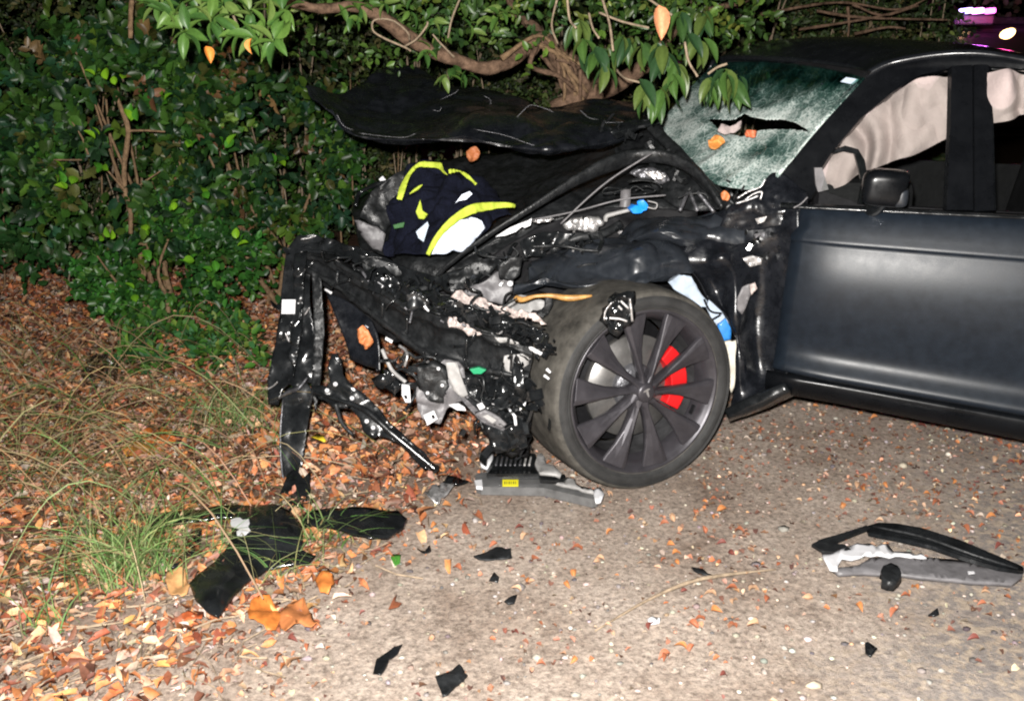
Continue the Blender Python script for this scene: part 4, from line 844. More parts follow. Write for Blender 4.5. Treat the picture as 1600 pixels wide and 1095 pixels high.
ribbon('yellow_trim', [(668, 398, 3.42, 4, .5), (684, 370, 3.42, 5, .6), (706, 346, 3.43, 7, .9), (735, 328, 3.46, 9, 1.3), (762, 322, 3.50, 7, 1.5), (792, 320, 3.52, 4, 1.6), (803, 322, 3.54, 1, 1.6)], M['hiviz'], jk)
ribbon('yellow_trim', [(640, 303, 3.62, 1, 1), (650, 296, 3.62, 2.5, .9), (660, 289, 3.62, 1, .9)], M['hiviz'], jk)
plate('silver_panel', [(674, 398), (690, 366), (710, 348), (736, 342), (752, 348), (758, 358), (744, 374), (722, 392), (696, 398)], 3.44, M['silver'], jk, th=.004, step=3, crumple=.035, sc=9, dx=.08)
plate('silver_patch', [(711, 318), (722, 304), (734, 299), (738, 303), (728, 312), (716, 314)], 3.47, M['silver'], jk, th=.004, step=4)
plate('green_lining_patch', [(650, 362), (668, 346), (670, 352), (662, 378), (654, 372)], 3.47, M['foam'], jk, th=.004, step=5)
plate('yellow_tag', [(650, 330), (656, 314), (660, 330), (668, 336), (662, 344), (654, 342)], 3.5, M['hiviz'], jk, th=.004, step=4, crumple=.02)
plate('yellow_tag', [(614, 352), (632, 348), (630, 356), (616, 358)], 3.55, material('green_lining', (.03, .10, .03), .8), jk, th=.004, step=4, crumple=.01)

# --- torn pieces lying on the ground
frag = empty('broken_strut_cover', G(600, 690), label='long twisted black plastic strut with four white bolt heads leaning over the orange leaves', cat='plastic strut')
plate('strut_plate', [(518, 556), (526, 552), (532, 566), (536, 586), (560, 610), (590, 640), (614, 668), (640, 690), (668, 714), (686, 732), (680, 738), (660, 730), (636, 708), (616, 690), (606, 684), (584, 686), (568, 676), (562, 656), (548, 642), (520, 636), (500, 626), (484, 618), (486, 604), (510, 606), (516, 596), (512, 572)], 3.15, M['gloss'], frag, th=.010, step=7, crumple=.02, sc=12, dy=-.10)
tube('strut_ridge', [(490, 612, 3.12, .006), (530, 625, 3.10, .008), (570, 640, 3.07, .010), (610, 675, 3.04, .012), (650, 708, 3.02, .012), (684, 736, 3.0, .010)], .01, M['gloss'], frag, knob=.1)
tube('strut_branch', [(524, 630, 3.12, .008), (534, 660, 3.12, .007), (552, 680, 3.12, .005)], .008, M['plastic'], frag, knob=.2)
for x, y in ((511, 610), (524, 600), (550, 622), (573, 658), (583, 668)):
    q = lathe('bolt_head', [(.0, .008), (.006, .006), (.008, 0)], Matrix.Translation(U(x, y, 3.135 - (y - 600) * .001)), M['white'], frag, seg=10)

bl = empty('broken_bumper_fragment', G(385, 900), label='large curved black bumper fragment with a white scrape lying in the grass', cat='bumper fragment')
def hump(x, y): return .04 + .075 * math.exp(-(((x - 420) / 60) ** 2 + ((y - 815) / 45) ** 2)) + .05 * math.exp(-(((x - 330) / 40) ** 2 + ((y - 930) / 60) ** 2))
plate('curved_panel', [(295, 912), (310, 898), (330, 882), (350, 862), (362, 842), (362, 812), (372, 795), (400, 788), (430, 789), (455, 800), (472, 822), (473, 845), (470, 858), (492, 868), (480, 880), (444, 884), (415, 890), (392, 905), (372, 924), (358, 944), (342, 965), (322, 956), (306, 940)], 0, M['gloss'], bl, th=.006, step=9, ground=True, hfun=hump, crumple=.006)
plate('white_scrape', [(360, 812), (374, 808), (388, 812), (391, 828), (380, 838), (370, 836), (372, 826), (362, 822)], 0, M['white'], bl, th=.001, step=5, ground=True, hfun=lambda x, y: hump(x, y) + .010, rough=1.4)
plate('upper_strip', [(228, 806), (260, 800), (310, 796), (350, 790), (392, 790), (392, 804), (350, 808), (300, 815), (240, 826)], 0, M['gloss'], bl, th=.008, step=9, ground=True, hfun=lambda x, y: .05, crumple=.008)
plate('lower_strut', [(300, 830), (318, 820), (312, 846), (302, 866), (284, 884), (262, 890), (276, 866), (292, 848)], 0, M['gloss'], bl, th=.008, step=8, ground=True, hfun=lambda x, y: .03, crumple=.008)
wing = tag(plate('flat_bumper_wing', [(468, 806), (500, 796), (540, 793), (590, 796), (622, 800), (636, 812), (630, 826), (606, 840), (578, 842), (550, 834), (510, 822), (470, 822)], 0, M['gloss'], None, th=.006, step=9, ground=True, hfun=lambda x, y: .045 + .02 * math.sin((x - 468) / 50), crumple=.008), 'flat black bumper wing with rounded end right of the grass tuft', 'bumper fragment')
tag(plate('upright_plastic_shard', [(446, 782), (436, 776), (448, 745), (462, 736), (474, 748), (484, 742), (486, 776), (492, 806), (470, 812), (452, 800)], 3.03, M['gloss'], None, th=.008, step=7, crumple=.03, sc=12, dy=-.3), 'small upright black plastic shard under the hanging bumper corner', 'plastic shard')

# grille shutter unit in front of the tyre
M['grey_d'] = material('dark_grey_moulding', (.10, .10, .10), .5, noise_scale=24, noise_amt=.3, bump=.2, bump_scale=50)
gs = empty('grille_shutter', G(840, 765), label='grey slatted shutter unit with yellow label lying broken against the tyre', cat='car grille part')
def gp(name, outline, z, mat, th=.02, **k): return plate(name, outline, 0, mat, gs, th=th, step=8, ground=True, hfun=lambda x, y: z, **k)
gp('front_channel', [(742, 742), (750, 738), (840, 738), (848, 744), (930, 768), (934, 778), (926, 780), (850, 762), (752, 760), (744, 756)], .045, M['grey_d'], th=.03)
gp('shutter_frame', [(760, 736), (768, 716), (782, 706), (836, 708), (842, 728), (842, 740), (762, 740)], .075, M['gloss'], th=.02)
for k in range(8):
    x = 776 + k * 7.4
    tube('shutter_slat', [tuple(G(x - 1, 727, .088)) + (.004,), tuple(G(x + 2, 713, .088)) + (.004,)], .004, M['dsteel'] if k < 6 else M['lgrey'], gs, seg=6, px=False)
gp('white_end_bracket', [(748, 708), (760, 706), (772, 704), (770, 718), (762, 730), (752, 728)], .085, M['white'], th=.012, crumple=.01)
gp('white_end_tab', [(741, 750), (753, 749), (754, 760), (744, 759)], .055, M['white'], th=.012)
gp('grey_gusset', [(840, 712), (846, 706), (854, 722), (866, 730), (878, 740), (876, 744), (844, 742), (836, 726)], .08, M['lgrey'], th=.01, crumple=.012)
gp('grey_gusset_lower', [(846, 750), (880, 752), (886, 746), (898, 750), (900, 756), (924, 762), (928, 770), (880, 758)], .06, M['lgrey'], th=.01, crumple=.008)
gp('black_gusset', [(842, 742), (868, 744), (882, 740), (884, 746), (868, 752), (844, 750)], .07, M['gloss'], th=.01)
gp('white_broken_corner', [(926, 766), (938, 764), (944, 772), (938, 784), (930, 784), (928, 776)], .06, M['white'], th=.012, crumple=.01)
yl = gp('yellow_label', [(785, 749), (810, 749), (810, 759), (785, 759)], .0475, M['yellow'], th=.0015)
for k, w in enumerate((3, 2, 3, 2, 3, 2)):
    x0 = 788 + k * 3.4
    plate('label_print', [(x0, 752), (x0 + w * .55, 752), (x0 + w * .55, 755.5), (x0, 755.5)], 0, M['ink'], yl, th=.0008, step=4, ground=True, hfun=lambda x, y: .0485)

# window frame trim, right foreground
tf = empty('torn_lamp_surround', G(1430, 900), label='long wedge shaped grey trim frame with white torn end on the gravel at right', cat='trim frame')
def tp(name, o, z, mat, th=.008, hf=None, **k): return plate(name, o, 0, mat, tf, th=th, step=9, ground=True, hfun=hf or (lambda x, y: z), **k)
tp('upper_rail', [(1352, 822), (1372, 816), (1400, 817), (1440, 824), (1500, 843), (1560, 868), (1598, 884), (1600, 892), (1560, 886), (1500, 868), (1455, 852), (1400, 840), (1356, 832)], 0, M['gloss'], hf=lambda x, y: .03 + .03 * math.sin(max(0, min(1, (x - 1350) / 250)) * 3.1), th=.012)
tp('lower_rail', [(1300, 888), (1340, 884), (1360, 872), (1400, 868), (1480, 873), (1560, 884), (1600, 886), (1598, 900), (1580, 912), (1520, 908), (1450, 902), (1400, 896), (1350, 894), (1310, 896)], .02, M['grey'], th=.012, crumple=.003)
tp('white_torn_edge', [(1330, 852), (1388, 850), (1398, 862), (1440, 866), (1448, 872), (1400, 868), (1350, 868), (1330, 876), (1316, 874), (1308, 892), (1296, 890), (1286, 876), (1284, 864), (1310, 862)], .032, M['white'], th=.006, rough=1.2, crumple=.006)
tp('black_hook', [(1268, 850), (1282, 842), (1304, 836), (1330, 828), (1354, 820), (1360, 824), (1330, 836), (1300, 848), (1320, 850), (1330, 858), (1310, 862), (1284, 860)], .035, M['plastic'], th=.008)
tube('inner_ridge', [tuple(G(1364, 822, .05)) + (.004,), tuple(G(1440, 838, .065)) + (.005,), tuple(G(1520, 866, .06)) + (.005,), tuple(G(1590, 888, .035)) + (.004,)], .004, M['plastic'], tf, px=False)
tp('small_white_chip', [(1512, 892), (1522, 892), (1523, 895), (1513, 896)], .034, M['white'], th=.002)
def shard(name, outline, z, mat, label, cat='plastic shard', th=.004, crumple=.006, **k):
    return tag(plate(name, outline, 0, mat, None, th=th, step=6, ground=True, hfun=lambda x, y: z, crumple=crumple, sc=30, **k), label, cat)
shard('plastic_shard', [(1376, 892), (1380, 884), (1392, 880), (1404, 884), (1408, 896), (1402, 908), (1392, 911), (1380, 906)], .05, M['plastic'], 'rounded black plastic piece in front of the grey trim frame', th=.03)
shard('plastic_shard', [(583, 1050), (588, 1032), (602, 1022), (616, 1012), (629, 1006), (622, 1020), (608, 1030), (602, 1046), (594, 1055)], .012, M['gloss'], 'black plastic shard with a long thin tail at the bottom of the gravel')
shard('plastic_shard', [(680, 1058), (700, 1050), (718, 1038), (731, 1056), (716, 1068), (700, 1084), (692, 1088)], .018, M['plastic'], 'dark grey folded plastic piece, largest of the loose shards on the gravel')
shard('plastic_shard', [(740, 870), (760, 862), (776, 854), (798, 858), (800, 872), (780, 874), (760, 876), (748, 874)], .014, M['plastic'], 'ragged black shard among small orange leaves below the yellow label')
shard('plastic_shard', [(652, 858), (664, 862), (672, 851), (674, 860), (664, 866)], .012, M['gloss'], 'thin V shaped black chip beside the green leaf')
shard('plastic_shard', [(764, 906), (772, 894), (780, 902), (778, 910)], .014, M['plastic'], 'small black triangle chip standing left of the grey pebble')
shard('plastic_shard', [(788, 938), (796, 932), (808, 930), (804, 940), (794, 944)], .012, M['plastic'], 'grey black angular chip near the middle of the gravel')
shard('plastic_shard', [(1351, 1006), (1356, 1004), (1371, 1014), (1360, 1026), (1352, 1020)], .016, M['gloss'], 'glossy black triangular chip below the rounded black piece')
shard('plastic_shard', [(1450, 960), (1458, 954), (1465, 950), (1467, 960), (1460, 963)], .014, M['gloss'], 'tiny dark chip on the patchy old asphalt')
shard('plastic_shard', [(1080, 886), (1100, 890), (1112, 898), (1098, 897), (1084, 891)], .010, M['plastic'], 'narrow grey sliver beside the dry twig')
shard('metal_scrap', [(668, 772), (676, 764), (690, 762), (704, 760), (712, 752), (706, 768), (694, 778), (686, 788), (674, 786), (664, 778)], .03, M['steel'], 'crumpled silver metal scrap on the leaves left of the shutter unit', 'metal scrap', crumple=.03)
shard('metal_scrap', [(690, 760), (700, 748), (722, 752), (732, 758), (712, 762)], .03, M['gloss'], 'black torn strip next to the crumpled silver scrap', 'metal scrap', crumple=.02)
shard('white_chip', [(1011, 968), (1020, 964), (1032, 966), (1030, 974), (1016, 976)], .012, M['white'], 'small white plastic chip on open gravel', 'plastic chip')
shard('white_chip', [(1008 - 250, 700), (764, 696), (770, 702), (762, 705)], .02, M['cream'], 'pale cream chip left of the shutter unit', 'plastic chip')
tag(tube('dry_twig', [tuple(G(930, 985, .01)) + (.002,), tuple(G(1010, 938, .012)) + (.004,), tuple(G(1080, 908, .02)) + (.006,), tuple(G(1140, 897, .016)) + (.005,), tuple(G(1212, 889, .01)) + (.0025,)], .005, M['twig'], None, px=False, knob=.3), 'pale dry twig lying on the gravel below the front wheel', 'twig')
# crumpled clear film in the straw
cf = U(162, 604, 4.15); 
bm = bmesh.new(); bmesh.ops.create_icosphere(bm, subdivisions=4, radius=1)
for v in bm.verts:
    q = fold(v.co, 1.6, 4); v.co = Vector((v.co.x * .075, v.co.y * .06, v.co.z * .085)) * (.75 + q * .5)
bm.transform(Matrix.Translation(Vector((cf.x, cf.y, max(.07, cf.z))))); me = bpy.data.meshes.new('film'); bm.to_mesh(me); bm.free()
mg = glass_mat('clear_film_plastic', (.90, .93, .95), .2, .15)
tag(link('plastic_film', me, mg, None, False), 'crumpled ball of clear plastic film in the dry straw', 'plastic film')
# ------------------------------------------------------------------ leaves, numpy builders
FOLD = [.35]
def leaf_cloud(name, P, axis, nor, L, W, col, mat, parent=None, curl=.15):
    """n folded leaves: P base (n,3), axis tip direction, nor face normal, L length, W half width, col (n,3)"""
    P = np.asarray(P, float); n = len(P)
    if n == 0: return None
    axis = axis / (np.linalg.norm(axis, axis=1, keepdims=True) + 1e-9)
    side = np.cross(axis, nor); side /= (np.linalg.norm(side, axis=1, keepdims=True) + 1e-9); nor = np.cross(side, axis)
    L = np.asarray(L)[:, None]; W = np.asarray(W)[:, None]
    cu = (np.ones((n, 1)) * curl) if np.isscalar(curl) else np.asarray(curl)[:, None]
    fo = FOLD[0]
    pts = [P, P + axis * L * .35 + side * W * .85 + nor * W * fo, P + axis * L * .72 + side * W * .75 + nor * (W * .3 - L * cu * .3),
           P + axis * L - nor * L * cu, P + axis * L * .72 - side * W * .75 + nor * (W * .3 - L * cu * .3), P + axis * L * .35 - side * W * .85 + nor * W * fo,
           P + axis * L * .5 - nor * L * cu * .12]
    V = np.stack(pts, 1).reshape(-1, 3)
    base = np.arange(n)[:, None] * 7
    tri = np.array([[0, 1, 6], [1, 2, 6], [2, 3, 6], [3, 4, 6], [4, 5, 6], [5, 0, 6]])
    F = (base[:, None, :] + tri[None]).reshape(-1, 3)
    me = bpy.data.meshes.new(name); me.vertices.add(len(V)); me.vertices.foreach_set('co', V.astype(np.float32).ravel())
    me.loops.add(F.size); me.loops.foreach_set('vertex_index', F.astype(np.int32).ravel())
    me.polygons.add(len(F)); me.polygons.foreach_set('loop_start', np.arange(0, F.size, 3, dtype=np.int32)); me.update(); me.validate()
    vcol(me, np.repeat(np.asarray(col, np.float32), 7, 0))
    return link(name, me, mat, parent, True)
def pick(palette, n, rg, jit=.25):
    pal = np.array([p[:3] for p in palette]); w = np.array([p[3] for p in palette], float); w /= w.sum()
    c = pal[rg.choice(len(pal), n, p=w)]
    return np.clip(c * np.exp(rg.normal(0, jit, (n, 1))) * np.exp(rg.normal(0, .06, (n, 3))), 0, .95)
def unit(n, rg): v = rg.normal(0, 1, (n, 3)); return v / np.linalg.norm(v, axis=1, keepdims=True)

# --- leaf litter. density by place: thick on the verge and under the nose, thin on the gravel
LIT = [(.40, .15, .055, 4), (.34, .12, .05, 3), (.24, .075, .04, 3), (.46, .20, .08, 3), (.50, .30, .17, 2.5), (.34, .25, .19, 2.4), (.40, .32, .27, .5), (.13, .055, .035, 3), (.42, .24, .16, 3)]
LIT2 = [(.34, .17, .10, 3), (.26, .12, .08, 3), (.38, .24, .16, 3), (.33, .26, .20, 2), (.15, .08, .06, 3), (.38, .14, .06, 1)]
def edge_x(py):   # photo x where the thick litter ends
    return np.interp(py, [430, 600, 690, 760, 800, 850, 920, 960, 1000, 1095], [900, 860, 800, 720, 660, 600, 520, 470, 390, 300])
def litter(name, n, lo, hi, rg, pal=LIT):
    x = rg.uniform(-4.2, 1.2, n); y = rg.uniform(1.9, 7.0, n)
    px, py = proj(np.stack([x, y, np.zeros(n)], 1))
    e = edge_x(py); t = (e - px)
    dens = np.where(t > 0, np.clip(.45 + t / 160, 0, 1), np.clip(.25 * np.exp(t / 50), 0, 1))
    dens = np.where((py > 960) & (t > 0), dens * .8, dens)
    keep = (rg.uniform(0, 1, n) < dens) & (px > -120) & (px < 1720) & (py < 1180)
    x, y, px = x[keep], y[keep], px[keep]; k = len(x)
    z = .009 + rg.uniform(0, .022, k)
    ax = unit(k, rg); ax[:, 2] = np.abs(ax[:, 2]) * .5 - .02
    no = unit(k, rg) * 1.0 + np.array([0, 0, 1.0])
    L = rg.uniform(lo, hi, k); W = L * rg.uniform(.16, .38, k)
    return leaf_cloud(name, np.stack([x, y, z], 1), ax, no, L, W, pick(pal, k, rg, .3), M['litter'], curl=rg.uniform(-.3, .9, k))
FOLD[0] = .8
tag(litter('leaf_litter', 42000, .022, .052, np.random.default_rng(3)), kind='stuff')
tag(litter('leaf_crumbs', 60000, .010, .026, np.random.default_rng(4), [(.44, .34, .28, 4), (.40, .22, .14, 3), (.36, .13, .06, 4), (.42, .35, .30, .6), (.18, .08, .05, 2.5), (.28, .21, .16, 3)]), kind='stuff')
# crumbled fragments of leaf over the gravel
def crumbs():
    rg = np.random.default_rng(5); n = 26000
    x = rg.uniform(-1.5, 3.2, n); y = rg.uniform(1.9, 6.5, n)
    px, py = proj(np.stack([x, y, np.zeros(n)], 1)); t = px - edge_x(py)
    cl = np.array([noise.noise(Vector((a * 2.5, b * 2.5, 7))) for a, b in zip(x, y)])
    band = np.exp(-((py - 700) / 110) ** 2) * (px > 1100) * 1.4
    dens = np.clip(.22 + cl * 1.3 + band * .6, .04, 1) * (t > 0)
    keep = rg.uniform(0, 1, n) < dens; x, y = x[keep], y[keep]; k = len(x)
    ax = unit(k, rg); ax[:, 2] *= .25; no = unit(k, rg) * .45 + np.array([0, 0, 1.0]); L = rg.uniform(.006, .024, k)
    tag(leaf_cloud('leaf_crumbs', np.stack([x, y, np.full(k, .006)], 1), ax, no, L, L * rg.uniform(.25, .5, k), pick(LIT2, k, rg, .35), M['litter'], curl=.1), kind='stuff')
crumbs()
FOLD[0] = .35
def pebbles():
    rg = np.random.default_rng(8); n = 5000
    ico = bmesh.new(); bmesh.ops.create_icosphere(ico, subdivisions=1, radius=1); iv = np.array([v.co[:] for v in ico.verts]); fi = np.array([[v.index for v in f.verts] for f in ico.faces]); ico.free()
    x = rg.uniform(-2.2, 2.9, n); y = rg.uniform(1.9, 5.5, n); px, py = proj(np.stack([x, y, 0 * x], 1))
    keep = (px > edge_x(py) - 120) & (px > -50) & (px < 1680); x, y = x[keep], y[keep]; n = len(x)
    s = np.exp(rg.normal(math.log(.0045), .42, n)); sc = np.stack([s * rg.uniform(.8, 1.5, n), s * rg.uniform(.8, 1.5, n), s * rg.uniform(.5, .9, n)], 1)
    V = iv[None] * sc[:, None, :] * rg.uniform(.75, 1.25, (n, len(iv), 1)) + np.stack([x, y, s * .2], 1)[:, None, :]
    F = (fi[None] + (np.arange(n) * len(iv))[:, None, None]).reshape(-1, 3)
    me = bpy.data.meshes.new('gravel'); V = V.reshape(-1, 3); me.vertices.add(len(V)); me.vertices.foreach_set('co', V.astype(np.float32).ravel())
    me.loops.add(F.size); me.loops.foreach_set('vertex_index', F.astype(np.int32).ravel()); me.polygons.add(len(F)); me.polygons.foreach_set('loop_start', np.arange(0, F.size, 3, dtype=np.int32)); me.update()
    vcol(me, np.repeat(pick([(.34, .29, .24, 4), (.20, .18, .17, 3), (.36, .32, .28, 2), (.10, .09, .09, 1), (.36, .22, .15, 1), (.34, .31, .28, .5)], n, rg), len(iv), 0).astype(np.float32))
    tag(link('gravel', me, M['pebble'], None, False), kind='stuff')
pebbles()
def twig_litter():
    rg = np.random.default_rng(12); V = []; F = []
    for i in range(520):
        px = rg.uniform(-60, 760); py = rg.uniform(560, 1095)
        if px > edge_x(py) + 30: continue
        b = np.array(G(px, py, .022)); a = rg.uniform(0, 6.28); L = rg.uniform(.03, .16); r_ = rg.uniform(.0008, .0024); d = np.array([math.cos(a), math.sin(a), rg.normal(0, .08)]); s = np.array([-d[1], d[0], 0]); k = len(V); kink = rg.normal(0, .12) * L
        for t in (0, .5, 1):
            c = b + d * L * t + s * kink * (t == .5)
            V += [c - s * r_, c + s * r_, c + np.array([0, 0, r_ * 1.8])]
        for q in (0, 3): F += [(k + q, k + q + 1, k + q + 4, k + q + 3), (k + q + 1, k + q + 2, k + q + 5, k + q + 4), (k + q + 2, k + q, k + q + 3, k + q + 5)]
    tag(link('twig_litter', mesh('twig_litter', V, F), M['twig'], None, False), kind='stuff')
twig_litter()
# single leaves one can point at
def leaf_mesh(name, L, W, seed, color, nseg=7, cup=.25, curl=.3, mat=None):
    rg = np.random.default_rng(seed); V = []; F = []
    for i in range(nseg + 1):
        t = i / nseg; w = W * (math.sin(math.pi * min(1, t ** .8)) ** .8 if 0 < t < 1 else .02)
        zz = -curl * L * (t - .4) ** 2 * 1.6
        for k, s in enumerate((-1, -.5, 0, .5, 1)):
            V.append((s * w, t * L, zz + abs(s) ** 1.5 * w * cup * 2 + rg.normal(0, .012) * L * .4 * abs(s)))
    for i in range(nseg):
        for k in range(4): F.append((i * 5 + k, i * 5 + k + 1, (i + 1) * 5 + k + 1, (i + 1) * 5 + k))
    me = mesh(name, V, F); c = np.tile(np.array(color), (len(V), 1)) * np.array([1.15 if j % 5 == 2 else 1.0 for j in range(len(V))])[:, None]
    vcol(me, np.clip(c, 0, .95)); me.materials.append(mat or M['litter']); me.polygons.foreach_set('use_smooth', [True] * len(me.polygons)); return me
def place(name, me, loc, rot, sc=1.0, parent=None, **k):
    o = bpy.data.objects.new(name, me); COL.objects.link(o)
    if parent is not None: o.parent = parent; o.matrix_parent_inverse = Matrix.Translation(-abs_loc(parent))
    o.location = loc; o.rotation_euler = rot; o.scale = (sc, sc, sc); return tag(o, **k)
fl_kinds = [('orange', (.42, .17, .06)), ('russet', (.29, .10, .05)), ('tan', (.42, .26, .16)), ('dark red', (.15, .045, .035)), ('pale', (.50, .42, .35))]
fl_mesh = [[leaf_mesh('fallen_leaf', .036, .010, 10 + 3 * i + j, c, cup=.5, curl=.5) for j in range(3)] for i, (_, c) in enumerate(fl_kinds)]
rg = np.random.default_rng(21); cnt = 0; tries = 0
while cnt < 190 and tries < 20000:
    tries += 1
    x, y = rg.uniform(-1.3, 2.8), rg.uniform(2.05, 4.9); px, py = proj([[x, y, 0]]); px, py = px[0], py[0]
    t = px - edge_x(py)
    if t < 0 or px > 1600 or py > 1095 or (py < 770 and px < 1140) or (py < 600 + (px - 1230) * .2): continue
    cl = noise.noise(Vector((x * 2.5, y * 2.5, 7)))
    if rg.uniform() > .25 + cl * 1.3 + .5 * math.exp(-t / 120): continue
    i = rg.choice(5, p=[.22, .34, .22, .16, .06]); nm = fl_kinds[i][0]
    place('fallen_leaf', fl_mesh[i][rg.integers(3)], (x, y, .012), (rg.normal(0, .35), rg.normal(0, .5), rg.uniform(0, 6.28)), rg.uniform(.55, 1.05),
          label=f'small curled {nm} fallen leaf lying loose on the gravel', cat='leaf', group=f'{nm} fallen leaves loose on the gravel'); cnt += 1
# the big lobed leaves
def big_leaf(name, outline, z, color, label, crumple=.018):
    outline = [(x + 0, y) for x, y in outline]
    m_ = material('dry_lobed_leaf', color, .5, noise_scale=30, noise_amt=.35, spec=.3)
    tag(plate(name, outline, 0, m_, None, th=.0015, step=7, ground=True, hfun=z if callable(z) else (lambda x, y: z), crumple=crumple * 1.3, sc=15, rough=1.0), label, 'leaf')
big_leaf('fallen_leaf', [(386, 958), (398, 940), (420, 935), (432, 950), (440, 968), (430, 985), (418, 990), (404, 978), (390, 972)], .03, (.44, .14, .03), 'large bright orange curled leaf below the black bumper fragment')
big_leaf('fallen_leaf', [(436, 958), (450, 942), (474, 940), (484, 955), (490, 975), (504, 986), (486, 982), (470, 980), (446, 990), (436, 978)], .03, (.38, .14, .05), 'large orange leaf right of the brightest curled one')
big_leaf('fallen_leaf', [(258, 912), (262, 896), (284, 890), (292, 898), (298, 925), (286, 938), (264, 932)], .035, (.52, .28, .12), 'pale peach coloured leaf at the lower tip of the bumper fragment')
big_leaf('fallen_leaf', [(210, 680), (225, 672), (262, 672), (276, 682), (274, 694), (240, 698), (214, 690)], .03, (.55, .15, .03), 'wide orange leaf lying in the dry straw')
big_leaf('fallen_leaf', [(190, 700), (210, 692), (250, 700), (262, 712), (230, 716), (196, 714)], .02, (.42, .20, .04), 'mustard coloured leaf just below the wide orange leaf')
big_leaf('fallen_leaf', [(492, 905), (500, 896), (520, 902), (524, 914), (514, 932), (500, 924)], .03, (.52, .17, .04), 'orange leaf near the flat bumper wing')
big_leaf('fallen_leaf', [(480, 684), (496, 682), (512, 692), (506, 696), (490, 692)], .03, (.66, .50, .03), 'yellow narrow leaf beside the hanging bumper leg')
big_leaf('fallen_leaf', [(610, 874), (616, 866), (624, 868), (624, 880), (617, 884)], .012, (.06, .22, .03), 'single fresh green leaf on the gravel', crumple=.004)
big_leaf('fallen_leaf', [(270, 968), (286, 960), (318, 964), (314, 972), (290, 976)], .02, (.40, .09, .03), 'long russet leaf under the tip of the bumper fragment')
def on_car(outline, d, color, label):
    m_ = material('stuck_leaf', color, .6, noise_scale=40, noise_amt=.3)
    tag(plate('dead_leaf', outline, d, m_, None, th=.0012, step=3, crumple=.03, sc=26, round_=True), label, 'leaf')
on_car([(1108, 222), (1116, 212), (1130, 216), (1132, 226), (1118, 232), (1108, 230)], 3.70, (.55, .22, .05), 'orange dead leaf lying on the crazed windscreen')
on_car([(1164, 210), (1172, 204), (1184, 206), (1182, 214), (1168, 216)], 3.66, (.55, .14, .06), 'reddish leaf on the windscreen just under the tear')
on_car([(1128, 306), (1134, 300), (1142, 308), (1138, 316), (1130, 314)], 3.42, (.50, .16, .05), 'small orange leaf caught at the foot of the windscreen')
on_car([(728, 238), (742, 230), (750, 240), (744, 252), (732, 254)], 4.2, (.42, .14, .05), 'brown leaf sticking up behind the yellow trimmed jacket')
on_car([(556, 518), (568, 512), (578, 528), (582, 540), (572, 548), (560, 536)], 3.26, (.50, .17, .06), 'orange leaf caught in the broken bumper beam')

# ------------------------------------------------------------------ grass
def blades(name, n, base, spread, h, bend, pal, rg, mat=None, w=.0022, segs=6, parent=None, lean=(0, 0), **k):
    V = []; F = []; C = []
    for i in range(n):
        b = np.array(base) + np.append(rg.normal(0, 1, 2) * spread, 0); a = rg.uniform(0, 2 * math.pi)
        d = np.array([math.cos(a), math.sin(a), 0]); hh = h * rg.uniform(.45, 1.1); bd = bend * rg.uniform(.2, 1.5); s = np.array([-d[1], d[0], 0])
        col = pick(pal, 1, rg)[0]; k0 = len(V); ww = w * rg.uniform(.6, 1.4)
        fc = np.array([.2, -1, 0]); s = np.cross(d * .3 + fc * .0 + np.array([0, 0, 1.]), unit(1, rg)[0]); s /= np.linalg.norm(s)
        for j in range(segs + 1):
            t = j / segs
            p = b + d * bd * t ** 1.8 * hh + np.array([lean[0], lean[1], 0]) * hh * t + np.array([0, 0, 1.0]) * hh * (t - .38 * bd * t ** 2.6)
            p[2] = max(p[2], .008)
            r_ = ww * (1 - t * .85)
            V += [p - s * r_, p + s * r_]; C += [col, col * 1.05]
        F += [(k0 + 2 * j, k0 + 2 * j + 1, k0 + 2 * j + 3, k0 + 2 * j + 2) for j in range(segs)]
    me = mesh(name, V, F); vcol(me, np.array(C, np.float32)); o = link(name, me, mat or M['grass'], parent); return tag(o, **k)
GR = [(.10, .20, .05, 3), (.16, .24, .08, 3), (.22, .25, .10, 2), (.35, .30, .15, 1)]
ST = [(.42, .30, .17, 3), (.34, .20, .11, 3), (.30, .24, .12, 2), (.22, .22, .09, 1.5)]
rgg = np.random.default_rng(31)
blades('grass_tuft', 300, G(200, 905), (.07, .05), .36, 1.0, GR, rgg, label='largest green grass tuft left of the black bumper fragment', cat='grass tuft')
blades('grass_tuft', 34, G(440, 905), (.05, .04), .20, 1.1, GR, rgg, label='thin grass tuft growing at the front edge of the bumper fragment', cat='grass tuft')
blades('grass_tuft', 34, G(325, 868), (.06, .04), .22, 1.2, GR, rgg, label='short green grass tuft behind the bumper fragment', cat='grass tuft')
blades('grass_tuft', 200, G(372, 668), (.12, .10), .26, 1.2, GR, rgg, label='green grass tuft beside the hanging bumper corner', cat='grass tuft')
blades('grass_tuft', 60, G(500, 850), (.05, .04), .18, 1.3, GR, rgg, label='sparse grass in front of the flat bumper wing', cat='grass tuft')
blades('grass_tuft', 26, G(75, 985), (.03, .03), .20, .8, GR, rgg, label='few grass blades among pale litter near the bottom left', cat='grass tuft')
